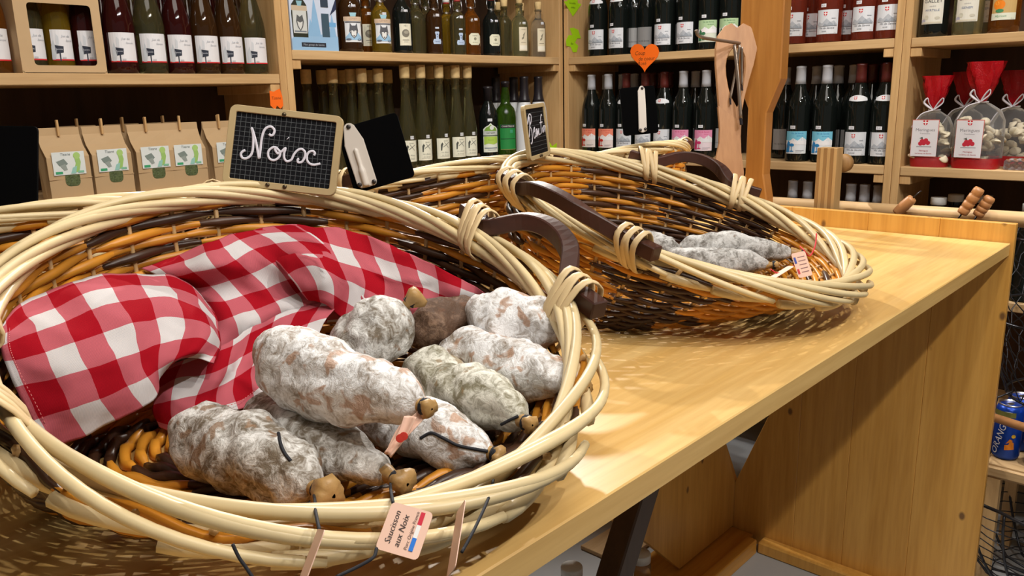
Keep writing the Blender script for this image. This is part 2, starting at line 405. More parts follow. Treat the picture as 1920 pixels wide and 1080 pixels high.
S_grey = mould('grey_mould', srgb(236,236,235), srgb(126,114,98), srgb(146,112,80), .49, .0)
S_olive = mould('olive_mould', srgb(230,229,218), srgb(136,130,104), srgb(150,126,88), .48, -.02)
S_ash = mould('ash_mould', srgb(204,204,204), srgb(112,108,102), srgb(130,112,98), .47, -.05)
S_bare = mould('bare_casing', srgb(150,120,98), srgb(92,66,48), srgb(110,74,52), .56, .02)
M_knot = plain('dry_casing', srgb(176,140,88), .45, var=.35, scale=90, bump=.6)
M_string = plain('black_string', srgb(34,36,44), .7, var=.3, scale=300)
M_red = plain('red_string', srgb(214,52,60), .6)

def sausage(label, e1, e2, r, seed, mat, taper=.2, bow=.006, crease=.0, group='dry sausages', knot=1.0):
    R = random.Random(seed); e1, e2 = Vector(e1), Vector(e2); ax = e2-e1; Ln = ax.length; d = ax.normalized()
    u = (Vector((0,0,1))-d*d.z).normalized(); v = d.cross(u)
    t = thing('dry_sausage', label, 'sausage', tuple((e1+e2)/2), 0, group)
    ph = R.uniform(0, 6.28); off = Vector((R.uniform(0,50),R.uniform(0,50),R.uniform(0,50)))
    NL, NA = 46, 44; G = []
    for i in range(NL):
        q = i/(NL-1); q = .5-.5*math.cos(PI*q)*(1-.0)  # denser at the ends
        x = 2*q-1
        prof = (max(0, 1-abs(x)**4.0))**.5 if x < 0 else (max(0, 1-abs(x)**3.6))**.60
        rr = r*prof*(1-taper*max(0, x)**1.5)*(1+.05*math.sin(5*q+ph))
        c = e1+ax*q+v*(bow*math.sin(PI*q)*math.sin(ph)*2)
        row = []
        for k in range(NA):
            a = 2*PI*k/NA; n = u*math.cos(a)+v*math.sin(a); p = c+n*rr
            if rr > 1e-5:
                w_ = p*26+off; dsp = noise.noise(w_*.8)*.0090+noise.noise(w_*2.1)*.0050+noise.noise(w_*5)*.0016
                if crease: dsp -= crease*math.exp(-((a-1.1-.5*math.sin(3*q+ph))/.22)**2)*math.sin(PI*q)
                p = p+n*(dsp*min(1, prof*1.3))
            row.append(p)
        G.append(row)
    MB().grid(G, True).build('casing', mat, t, smooth=True)
    # twisted dry tip, tied with string
    prof = [(.0095,-.012),(.0085,-.004),(.0055,.003),(.005,.005),(.0065,.008),(.0085,.012),(.007,.016),(.001,.0165)]
    M = Matrix((u, v, d)).transposed(); K = []
    for i, (a_, z) in enumerate(prof):
        K.append([e2+d*(z*knot-.004)+(u*math.cos(2*PI*k/18)+v*math.sin(2*PI*k/18))*(a_*(knot if i > 2 else 1)*(1+(.16*math.sin(2*PI*k/18*3+seed+i*.6)+.10*math.sin(2*PI*k/18*7+seed))*(i > 2))) for k in range(18)])
    MB().grid(K, True).build('casing_knot', M_knot, t, smooth=True, label='tan twisted casing tip')
    ring = [e2+d*(.003+.0012*(k/8))+(u*math.cos(2*PI*k/12)+v*math.sin(2*PI*k/12))*.0068 for k in range(30)]
    MB().tube(ring, .0011, 5).build('string_tie', M_string, t, smooth=True)
    return t
def px_r(th, p): return th/2*((p-CAM).dot(CF))/FPX
def S(label, a, b, th, seed, mat, **k):
    e1, e2 = on_z(*a), on_z(*b); return sausage(label, e1, e2, px_r(th, (e1+e2)/2), seed, mat, **k)
GN = 'walnut sausages in the cloth-lined basket'
SA = S('thick white-bloomed sausage lying on top of the others, rolled tag at its tip', (503,655,1.080), (790,760,1.072), 150, 3, S_white, taper=.25, crease=.003, group=GN)
SB = S('stout grey sausage with a tan knotted tip, nearest the basket lip', (340,805,1.016), (590,915,1.016), 152, 5, S_grey, taper=.25, group=GN, knot=1.7)
SC = S('grey sausage wedged beside the stout one, with the printed tag on its string', (478,765,1.016), (737,895,1.012), 122, 8, S_grey, taper=.35, crease=.004, group=GN, knot=1.4)
SD = S('pale sausage with a black string along its side, below the rolled tag', (665,770,1.012), (922,850,1.012), 118, 12, S_white, taper=.3, group=GN)
SE = S('olive-tinged creased sausage between the top one and the basket lip', (765,690,1.03), (982,790,1.03), 112, 15, S_olive, taper=.2, crease=.006, group=GN)
SF = S('white sausage lying parallel to the lip near the front handle', (832,655,1.045), (1085,722,1.045), 108, 17, S_white, taper=.3, group=GN)
SG = S('grey-brown sausage standing on end behind the top one', (640,680,1.04), (762,572,1.100), 128, 21, S_grey, taper=.1, group=GN, knot=1.5)
SH = S('long sausage with a rosy-white end, hindmost in the basket under the cloth edge', (1068,608,1.075), (872,592,1.070), 100, 26, S_white, taper=.2, group=GN)
SI = S('dark brown bare-skinned sausage end showing behind the upright one', (905,590,1.066), (764,628,1.062), 98, 29, S_bare, taper=.05, group=GN)
GB = 'ash grey sausages in the far basket'
S('ash grey sausage with its tip by the red string, rear one of the far basket', (1268,470,1.035), (1500,474,1.035), 62, 31, S_ash, taper=.5, bow=.003, group=GB)
S('ash grey sausage lying against the lip of the far basket', (1240,490,1.03), (1445,497,1.025), 60, 33, S_ash, taper=.5, bow=.003, group=GB)
S('ash grey sausage half hidden by the handle of the far basket', (1175,448,1.04), (1270,472,1.04), 56, 36, S_ash, taper=.1, bow=.003, group=GB)

# ------------------------------------------------------------------ gingham cloth
def gingham():
    m, nt, b = newmat('red_white_gingham'); N = nt.nodes; L = nt.links
    uv = N.new('ShaderNodeUVMap'); sp = N.new('ShaderNodeSeparateXYZ'); L.new(uv.outputs[0], sp.inputs[0])
    def par(o):
        fl = N.new('ShaderNodeMath'); fl.operation = 'PINGPONG'; fl.inputs[1].default_value = 1
        gt = N.new('ShaderNodeMath'); gt.operation = 'GREATER_THAN'; gt.inputs[1].default_value = .5
        L.new(o, fl.inputs[0]); L.new(fl.outputs[0], gt.inputs[0]); return gt.outputs[0]
    a, c = par(sp.outputs[0]), par(sp.outputs[1])
    ad = N.new('ShaderNodeMath'); ad.operation = 'ADD'; L.new(a, ad.inputs[0]); L.new(c, ad.inputs[1])
    hf = N.new('ShaderNodeMath'); hf.operation = 'MULTIPLY'; hf.inputs[1].default_value = .5; L.new(ad.outputs[0], hf.inputs[0])
    cr = N.new('ShaderNodeValToRGB'); cr.color_ramp.interpolation = 'CONSTANT'; e = cr.color_ramp.elements
    e[0].position = 0; e[0].color = c4(srgb(218,214,216)); e[1].position = .25; e[1].color = c4(srgb(198,100,112))
    x = e.new(.75); x.color = c4(srgb(170,12,32)); L.new(hf.outputs[0], cr.inputs[0])
    wv = N.new('ShaderNodeTexWave'); wv.wave_type = 'BANDS'; wv.bands_direction = 'DIAGONAL'; wv.inputs['Scale'].default_value = 11; wv.inputs['Distortion'].default_value = .4
    L.new(uv.outputs[0], wv.inputs['Vector'])
    mx = N.new('ShaderNodeMix'); mx.data_type = 'RGBA'; mx.blend_type = 'MULTIPLY'; mx.inputs[0].default_value = .18
    L.new(cr.outputs[0], mx.inputs[6]); L.new(wv.outputs['Color'], mx.inputs[7]); L.new(mx.outputs[2], b.inputs['Base Color'])
    b.inputs['Roughness'].default_value = .9; b.inputs['Specular IOR Level'].default_value = .15
    bp = N.new('ShaderNodeBump'); bp.inputs['Strength'].default_value = .15; bp.inputs['Distance'].default_value = .0006
    L.new(wv.outputs['Fac'], bp.inputs['Height']); L.new(bp.outputs[0], b.inputs['Normal'])
    return m
M_ging = gingham()
CHK = .0272
def patch(rows, n=9, fold=0):
    rows = [[(x, y, D+fold*math.sin(j*2.2+i*.7)*(.5+.5*math.sin(i*.9+.6))) for j, (x, y, D) in enumerate(r)] for i, r in enumerate(rows)]
    G = [catmull([at(*p) for p in r], n) for r in rows]
    cols = [catmull(c, n) for c in zip(*G)]
    return [list(r) for r in zip(*cols)]
def relax_uv(G, uo, vo, flip=1):
    """arc-length uv, so that every check keeps its woven size"""
    h, w_ = len(G), len(G[0]); U = [0]*w_; V = [0]*h
    mid = range(0, h, max(1, h//6)); midc = range(0, w_, max(1, w_//6))
    for j in range(1, w_): U[j] = U[j-1]+sum((G[i][j]-G[i][j-1]).length for i in mid)/len(mid)
    for i in range(1, h): V[i] = V[i-1]+sum((G[i][j]-G[i-1][j]).length for j in midc)/len(midc)
    return [[(uo+U[j]/CHK, vo+V[i]/CHK) for j in range(w_)] for i in range(h)]
P1 = [[(0,610,.755),(60,558,.80),(165,520,.865),(285,512,.93),(345,526,.95),(402,585,.945)],
      [(0,650,.738),(95,620,.77),(205,575,.82),(310,562,.865),(375,582,.885),(412,625,.91)],
      [(18,700,.733),(122,680,.762),(235,640,.80),(322,618,.838),(385,620,.862),(415,648,.885)],
      [(55,775,.743),(152,745,.766),(258,705,.795),(312,678,.818),(362,660,.838),(408,664,.862)],
      [(90,846,.76),(185,806,.782),(288,748,.808),(300,705,.828),(340,672,.842),(402,680,.848)]]
P3 = [[(300,690,.875),(350,672,.885),(410,650,.915),(480,610,.95),(560,575,.98),(640,560,1.0)],
      [(295,735,.86),(335,715,.865),(400,700,.885),(460,670,.92),(530,630,.95),(610,600,.97)],
      [(285,770,.855),(325,765,.855),(380,745,.87),(440,720,.89),(505,680,.925),(590,640,.95)],
      [(300,800,.86),(335,812,.86),(390,785,.865),(455,765,.885),(500,730,.905),(560,680,.93)]]
P4 = [[(265,502,.955),(330,480,.975),(390,455,.995),(440,440,1.01),(500,425,1.025),(560,422,1.03)],
      [(300,520,.95),(350,505,.945),(410,492,.965),(470,462,.98),(540,448,1.0),(600,450,1.01)],
      [(345,540,.965),(395,545,.975),(450,530,.985),(520,500,.975),(580,480,.985),(640,490,1.0)],
      [(390,585,.955),(425,580,.96),(480,565,.975),(550,540,.995),(610,520,1.0),(660,530,1.0)],
      [(404,645,.935),(440,625,.945),(500,592,.965),(570,570,.99),(640,560,1.0),(690,565,1.0)],
      [(404,720,.93),(445,690,.955),(505,650,.985),(575,620,1.005),(645,600,1.015),(695,600,1.015)]]
P2 = [[(440,440,1.012),(520,422,1.028),(600,426,1.036),(680,440,1.036),(760,472,1.03),(850,515,1.005),(914,553,.985)],
      [(490,470,.99),(550,452,.995),(620,470,1.01),(700,495,1.016),(780,520,1.012),(850,545,.995),(905,562,.98)],
      [(530,505,.965),(575,488,.975),(640,512,.99),(715,540,1.0),(785,560,1.0),(842,572,.99),(890,578,.975)],
      [(555,535,.968),(600,525,.975),(650,548,.985),(705,580,.995),(772,602,.992),(830,604,.983),(880,592,.968)],
      [(575,560,.985),(610,568,.98),(645,596,.985),(700,622,.985),(760,632,.98),(820,622,.972),(870,608,.96)]]
def cloth():
    me = bpy.data.meshes.new('gingham_cloth'); vs = []; fs = []; uvs = []
    for rows, uo, vo, fd in ((P1,.25,.3,.011),(P3,.6,.2,.010),(P4,.1,.7,.017),(P2,.4,.55,.018)):
        G = patch(rows, 9, fd); UV = relax_uv(G, uo, vo); k = len(vs); h, w_ = len(G), len(G[0])
        for r, ru in zip(G, UV):
            for p, q in zip(r, ru):
                nn = noise.noise_vector(p*34)*.0026+noise.noise_vector(p*80)*.0009
                fo = 1-abs(noise.noise(Vector((p.x*30+p.y*14, p.z*16-p.y*8, k*.01))))*2.2
                nn += (CAM-p).normalized()*(max(0, fo)**2*(.006 if rows is not P1 else .003))
                vs.append(p+nn); uvs.append(q)
        for i in range(h-1):
            for j in range(w_-1): fs.append((k+i*w_+j, k+i*w_+j+1, k+(i+1)*w_+j+1, k+(i+1)*w_+j))
    t = bpy.data.objects.new('gingham_cloth', me); me.from_pydata([tuple(v) for v in vs], [], fs)
    l = me.uv_layers.new(name='UVMap')
    for lp in me.loops: l.data[lp.index].uv = uvs[lp.vertex_index]
    for p in me.polygons: p.use_smooth = True
    me.materials.append(M_ging); COL.objects.link(t)
    sd = t.modifiers.new('thickness', 'SOLIDIFY'); sd.thickness = .0011; sd.offset = 0
    tag(t, 'crumpled red and white gingham cloth lining the near basket', 'cloth')
    # stitched hems
    mt = plain('hem_thread', srgb(222,130,130), .8)
    for row in (P1[4][:3], [r[0] for r in P1], P3[3][2:5]):
        c = catmull([at(*p) for p in row], 40); b = MB(); dr = (CAM-c[0]).normalized()
        ctr = at(240,680,.80) if row[0] != P3[3][2] else at(420,680,.88)
        for i in range(0, len(c)-2, 4):
            q = [x+(ctr-x).normalized()*.008+dr*.0022 for x in c[i:i+3]]; b.tube(q, .0004, 4)
        o = b.build('hem_stitch', mt, None); o.parent = t
    return t
cloth()
# ------------------------------------------------------------------ printing helpers
_T = {}
def text_polys(s, size, shear=0):
    if (s, shear) not in _T:
        cu = bpy.data.curves.new('lettering', 'FONT'); cu.body = s; cu.align_x = 'CENTER'; cu.align_y = 'CENTER'; cu.resolution_u = 2; cu.shear = shear
        ob = bpy.data.objects.new('lettering', cu); COL.objects.link(ob)
        dg = bpy.context.evaluated_depsgraph_get(); me = ob.evaluated_get(dg).to_mesh()
        _T[(s, shear)] = ([(v.co.x, v.co.y) for v in me.vertices], [tuple(p.vertices) for p in me.polygons])
        ob.evaluated_get(dg).to_mesh_clear(); bpy.data.objects.remove(ob); bpy.data.curves.remove(cu)
    V, F = _T[(s, shear)]; return [(x*size, y*size) for x, y in V], F
def slabs(P, step=.006):
    """cut a flat outline into narrow upright strips so that it can follow a curved surface"""
    xs = sorted({round(p[0], 6) for p in P}); X = [xs[0]]
    for x in xs[1:]:
        n = int((x-X[-1])/step)+1; a = X[-1]; X += [a+(x-a)*k/n for k in range(1, n+1)]
    V, F = [], []; E = list(zip(P, P[1:]+P[:1]))
    for a, b in zip(X, X[1:]):
        if b-a < 1e-6: continue
        m = (a+b)/2; h = []
        for p, q in E:
            if (p[0] < m) != (q[0] < m):
                f = lambda x: p[1]+(q[1]-p[1])*(x-p[0])/(q[0]-p[0]); h.append((f(m), f(a), f(b)))
        h.sort()
        for l, u in zip(h[::2], h[1::2]):
            k = len(V); V += [(a,l[1]),(b,l[2]),(b,u[2]),(a,u[1])]; F.append((k,k+1,k+2,k+3))
    return V, F
INK = {}
def ink(rgb):
    if rgb not in INK: INK[rgb] = plain('print_%d_%d_%d' % rgb, srgb(*rgb), .6, var=.03)
    return INK[rgb]
class Print:
    def __init__(s, f): s.f = f; s.m = {}; s.k = 0
    def mb(s, c): return s.m.setdefault(c, MB())
    def poly(s, pts, c, dx=0, dy=0, sc=1):
        s.k += 1; o = .00035*(1+s.k*.12); pts = [(dx+x*sc, dy+y*sc) for x, y in pts]
        V, F = slabs(pts) if max(p[0] for p in pts)-min(p[0] for p in pts) > .014 else (pts, [tuple(range(len(pts)))])
        s.mb(c).add([s.f(x, y, o) for x, y in V], F)
    def rect(s, x, y, w_, h, c, n=1):
        s.k += 1; o = .00035*(1+s.k*.12); n = max(n, int(w_/.006)+1); vs = []; fs = []
        for i in range(n+1):
            xx = x-w_/2+w_*i/n; vs += [s.f(xx, y-h/2, o), s.f(xx, y+h/2, o)]
        for i in range(n): fs.append((2*i, 2*i+2, 2*i+3, 2*i+1))
        s.mb(c).add(vs, fs)
    def disc(s, x, y, r, c, ry=None): s.poly([(x+r*math.cos(a*PI/8), y+(ry or r)*math.sin(a*PI/8)) for a in range(16)], c)
    def text(s, t, x, y, size, c, shear=0, rot=0):
        s.k += 1; o = .00035*(1+s.k*.12); V, F = text_polys(t, size, shear); ca, sa = math.cos(rot), math.sin(rot)
        s.mb(c).add([s.f(x+a*ca-b*sa, y+a*sa+b*ca, o) for a, b in V], F)
    def build(s, parent, name='print'):
        for c, b in s.m.items(): b.build(name, ink(c), parent, local=True)
def cylmap(R):
    def f(x, z, o):
        a = -PI/2+x/R; return ((R+.0005+o)*math.cos(a), (R+.0005+o)*math.sin(a), z)
    return f
def label_on(t, R, w_, z0, z1, col, name='label', poly=None):
    f = cylmap(R); n = max(4, int(w_/.006)); G = [[f(-w_/2+w_*j/n, z, 0) for j in range(n+1)] for z in (z0, z1)]
    if poly:
        Vs, Fs = slabs(poly); ob = MB().add([f(x, z, 0) for x, z in Vs], Fs).build(name, ink(col), t, local=True)
    else: ob = MB().grid(G).build(name, ink(col), t, local=True)
    return ob, Print(f)
def cross(P, x, y, s):
    P.poly([(-.5,.5),(.5,.5),(.5,-.1),(.3,-.45),(0,-.6),(-.3,-.45),(-.5,-.1)], (200,40,50), x, y, s)
    P.rect(x, y, s*.2, s*1.0, (240,240,240)); P.rect(x, y+s*.05, s*1.0, s*.2, (240,240,240))
def mountains(P, x, y, w_, h, c):
    P.poly([(-.5,0),(-.35,.5),(-.2,.25),(0,.9),(.18,.4),(.32,.6),(.5,0)], c, x, y, 1) if 0 else P.poly([(x+a*w_, y+b*h) for a, b in ((-.5,0),(-.35,.5),(-.2,.25),(0,.9),(.18,.4),(.32,.6),(.5,0))], c)

# ------------------------------------------------------------------ glass
def glass(name, col, trans=.9, rough=.04): return plain(name, col, rough, var=.0, trans=trans, spec=.6)
G_black = glass('near_black_glass', (.006,.008,.007), 0)
G_green = glass('bottle_green_glass', (.03,.10,.02), .6)
G_clear = glass('clear_glass', (.80,.82,.78), .95)
G_olive = glass('pale_olive_liquid', (.34,.31,.14), .92)
G_yellow = glass('yellow_liquid', (.62,.42,.04), .88)
G_amber = glass('amber_liquid', (.42,.14,.015), .85)
G_maroon = glass('maroon_juice', (.035,.004,.004), .3)
G_brown = glass('brown_juice', (.05,.02,.006), .4)
G_rose = glass('rose_wine', (.42,.07,.035), .75)
G_pale = glass('pale_spirit', (.62,.62,.34), .92)
G_white = plain('white_painted_glass', srgb(214,216,218), .3, var=.02)
G_dgreen = glass('green_liqueur', (.045,.11,.008), .7)
M_cork = plain('cork', srgb(214,186,132), .8, var=.2, scale=120)
M_capg = plain('grey_capsule', srgb(176,178,184), .35, var=.03)
M_capr = plain('brown_red_capsule', srgb(84,32,28), .35, var=.05)
M_capk = plain('dark_capsule', srgb(36,32,36), .35, var=.05)
M_capw = plain('white_cap', srgb(226,228,226), .4, var=.02)
M_steel = plain('bright_steel', (.6,.6,.6), .25, 1, var=.05)
M_rubber = plain('red_rubber_seal', srgb(176,40,40), .5)

WINE = [(.030,0),(.0375,.004),(.038,.02),(.038,.165),(.036,.185),(.029,.21),(.0195,.232),(.0155,.25),(.0145,.262),(.0142,.296),(.0150,.297),(.0150,.303),(.012,.304)]
FLUTE = [(.026,0),(.0295,.004),(.030,.015),(.030,.115),(.027,.145),(.021,.18),(.0165,.215),(.0145,.24),(.0140,.285),(.0155,.287),(.0155,.294),(.012,.295)]
JUICE = [(.032,0),(.0365,.004),(.037,.02),(.037,.115),(.0345,.14),(.027,.175),(.0205,.20),(.0175,.225),(.0175,.235),(.0195,.237),(.0195,.245),(.015,.246)]
SQUAT = [(.029,0),(.033,.003),(.0335,.012),(.0335,.115),(.031,.128),(.022,.142),(.014,.152),(.0125,.165),(.0125,.185),(.0145,.187),(.0145,.194),(.01,.195)]
SLIM = [(.024,0),(.0275,.003),(.028,.01),(.028,.12),(.026,.13),(.018,.14),(.0125,.147),(.0115,.155),(.0115,.17),(.0135,.172),(.0135,.178),(.01,.179)]
TALLW = [(.034,0),(.040,.004),(.041,.02),(.038,.10),(.030,.18),(.020,.215),(.016,.235),(.015,.29),(.016,.292),(.016,.30),(.012,.301)]
LIQ = [(.034,0),(.0385,.004),(.039,.02),(.039,.15),(.036,.175),(.024,.20),(.0165,.215),(.0155,.26),(.018,.262),(.018,.27),(.013,.271)]
def scaled(prof, k, kr=1): return [(r*kr, z*k) for r, z in prof]
def capsule(t, prof, z0, mat, name='capsule', extra=.0012):
    z1 = prof[-1][1]; pr = [(np.interp(z0, [p[1] for p in prof], [p[0] for p in prof])+extra, z0)]
    pr += [(r+extra, z) for r, z in prof if z > z0+.004] + [(.004, z1+extra)]
    MB().lathe(pr, 20).build(name, mat, t, smooth=True, local=True)
def body(name, label, prof, mat, group, n=28, cat='bottle'):
    t = thing(name, label, cat, (0,0,0), 0, group)
    smooth_by_angle(MB().lathe(prof, n).build('glass_body', mat, t, local=True), .9); return t
def sticker(t, R, x, z, w_=.017, h=.010):
    o, P = label_on(t, R, w_, z, z+h, (232,234,240), 'price_sticker', [(x-w_/2,z),(x+w_/2,z),(x+w_/2,z+h),(x-w_/2,z+h)])
    P.text('9,50', x, z+h/2, .0065, (120,120,130)); P.build(o)
def wine(kind):
    mat = {'rose': G_rose}.get(kind, G_black); t = body('wine_bottle', '', WINE, mat, '')
    cap = {'blue': M_capg, 'pink': M_capg, 'red': M_capg, 'plain': M_capg, 'shield': M_capr, 'white': M_capr, 'green': M_capg, 'rose': M_capg, 'backred': M_capr}[kind]
    capsule(t, WINE, .247, cap)
    if kind in ('plain', 'backred'):
        o, P = label_on(t, .038, .06, .03, .10, (150,150,150)); P.text('Vin de Savoie', 0, .05, .008, (90,90,90)); P.build(o)
        return t
    w_ = .070; z0, z1 = (.026, .098)
    base = {'blue': (226,232,236), 'pink': (236,220,228), 'red': (232,220,216), 'green': (214,222,206)}.get(kind, (214,218,224))
    o, P = label_on(t, .038, w_, z0, z1, base)
    if kind in ('shield', 'white', 'rose'):
        mountains(P, 0, .052, w_*.96, .022, (176,182,190)); mountains(P, .01, .050, w_*.6, .014, (150,158,168))
        P.rect(0, .049, w_*.9, .0012, (120,124,130)); cross(P, -.004, .086, .011)
        P.text('Vin de Savoie', 0, .0435, .0085, (96,100,110), .25); P.text({'rose': 'ROSE', 'white': 'BLANC'}.get(kind, 'ROUGE'), -.006, .0335, .0055, (90,96,106))
        P.text('75 cl', .026, .0295, .003, (110,110,120)); P.rect(.020, .072, .012, .0014, (110,116,126))
    else:
        sky = {'blue': (120,196,222), 'pink': (232,150,186), 'red': (236,138,112), 'green': (176,206,160)}[kind]
        dk = {'blue': (40,130,190), 'pink': (206,50,110), 'red': (196,46,36), 'green': (60,120,80)}[kind]
        P.rect(0, .083, w_, .030, sky)
        P.poly([(-w_/2,.070),(-.022,.066),(-.008,.076),(.006,.068),(.02,.080),(w_/2,.070),(w_/2,.055),(-w_/2,.055)], (238,238,240))
        P.poly([(.006,.068),(.02,.080),(.016,.069)], (170,176,186)); P.disc(-.012, .058, .0105, (244,240,240)); P.disc(-.012, .054, .008, dk, .0055)
        P.rect(-.012, .041, .0022, .014, dk); P.disc(-.012, .034, .007, dk, .002); P.poly([(-.033,.03),(-.020,.03),(-.018,.062),(-.026,.068),(-.031,.055)], dk); P.poly([(-.031,.045),(-.024,.045),(-.024,.054),(-.031,.054)], (120,60,50))
        P.text('Vin de Savoie', .004, .0915, .0070, dk); P.text('Apremont' if kind in ('blue','green') else 'Gamay', .012, .0835, .0050, dk); P.rect(.014, .036, .026, .0010, (130,130,140)); P.rect(.010, .032, .020, .0008, (130,130,140))
    P.build(o)
    if kind in ('shield', 'white'):
        o, P = label_on(t, .0335, .05, .19, .21, (222,224,228), 'neck_label', None)
        bpy.data.objects.remove(o)
        def f(x, z, of):
            r = np.interp(z, [p[1] for p in WINE], [p[0] for p in WINE])+.0009+of; a = -PI/2+x/.031; return (r*math.cos(a), r*math.sin(a), z)
        G = [[f(x, zc+ (.010*(1-(x/.03)**2) if s else -.007+.003*(x/.03)**2), 0) for x in np.linspace(-.028,.028,9)] for s, zc in ((0,.198),(1,.200))]
        o = MB().grid(G).build('neck_label', ink((222,224,228)), t, local=True); P = Print(f); cross(P, -.006, .201, .009); P.build(o)
    sticker(t, .038, -.012 if kind != 'pink' else -.008, .106)
    return t
def flute(lab=True):
    t = body('corked_bottle', '', FLUTE, G_olive, '')
    MB().lathe([(.013,.293),(.0165,.294),(.0172,.300),(.0172,.334),(.0165,.338),(.002,.3385)], 18).build('cork', M_cork, t, smooth=True, local=True)
    if lab:
        o, P = label_on(t, .030, .052, .022, .092, (226,224,204))
        P.poly([(-.012,.05),(-.008,.05),(-.006,.066),(-.003,.072),(-.007,.078),(-.012,.07)], (70,72,66)); P.poly([(-.004,.063),(.018,.078),(.019,.0765),(-.003,.061)], (110,112,104))
        P.poly([(.0,.078),(.016,.058),(.017,.0595),(.001,.079)], (130,130,122)); P.text('Savoie', .006, .083, .006, (120,122,112), .2)
        P.text('Vin Blanc', .002, .043, .0075, (150,152,142), .35); P.text('de Savoie', .003, .034, .0065, (150,152,142), .35); P.rect(.0, .029, .03, .0008, (160,160,150)); P.build(o)
        sticker(t, .0295, .010, .096, .013, .011)
    return t
def juice(mat, lab=True, k=1):
    t = body('juice_bottle', '', scaled(JUICE,1,k), mat, '')
    MB().lathe([(.018,.238),(.0215,.239),(.0215,.254),(.0205,.257),(.002,.2575)], 20).build('screw_cap', M_capw, t, smooth=True, local=True)
    if lab:
        o, P = label_on(t, .037*k, .066*k, .028, .098, (226,226,230))
        P.rect(0, .0295, .066*k, .0032, (206,40,44)); P.poly([(-.018,.043),(-.002,.046),(-.001,.060),(-.019,.063)], (36,42,58)); P.rect(-.010, .036, .0028, .018, (50,54,66))
        P.text('Savoie', -.0105, .0535, .0055, (200,204,214)); P.poly([(-.028,.03),(-.020,.03),(-.016,.05),(-.021,.075),(-.027,.06)], (200,206,212)); P.poly([(-.016,.064),(-.010,.064),(-.009,.082),(-.014,.088)], (206,210,216))
        P.text('Jus de', .006, .083, .008, (150,156,166), .3); P.text('Savoie', .014, .073, .007, (160,164,172), .3); P.rect(-.002, .034, .008, .004, (190,190,196)); P.build(o)
    return t
def swing(t, z):
    MB().lathe([(.009,z),(.011,z+.001),(.011,z+.004)], 14).build('rubber_seal', M_rubber, t, smooth=True, local=True)
    MB().lathe([(.0095,z+.004),(.0125,z+.006),(.0125,z+.016),(.010,z+.02),(.002,z+.0205)], 14).build('stopper', M_capw, t, smooth=True, local=True)
    b = MB()
    for s in (-1, 1): b.tube([(s*.016,-.006,z-.030),(s*.0175,0,z-.012),(s*.014,0,z+.012)], .0011, 5)
    b.tube([(.0136*math.cos(a*PI/8), .0136*math.sin(a*PI/8), z-.030) for a in range(16)], .0012, 5, closed=True); b.tube([(-.016,-.006,z-.03),(0,-.0165,z-.035),(.016,-.006,z-.03)], .0012, 5)
    b.build('wire_bail', M_steel, t, smooth=True, local=True)
def corkstop(t, z):
    MB().lathe([(.0095,z-.004),(.0115,z),(.0125,z+.001),(.0135,z+.026),(.0125,z+.028),(.002,z+.0285)], 14).build('cork', M_cork, t, smooth=True, local=True)
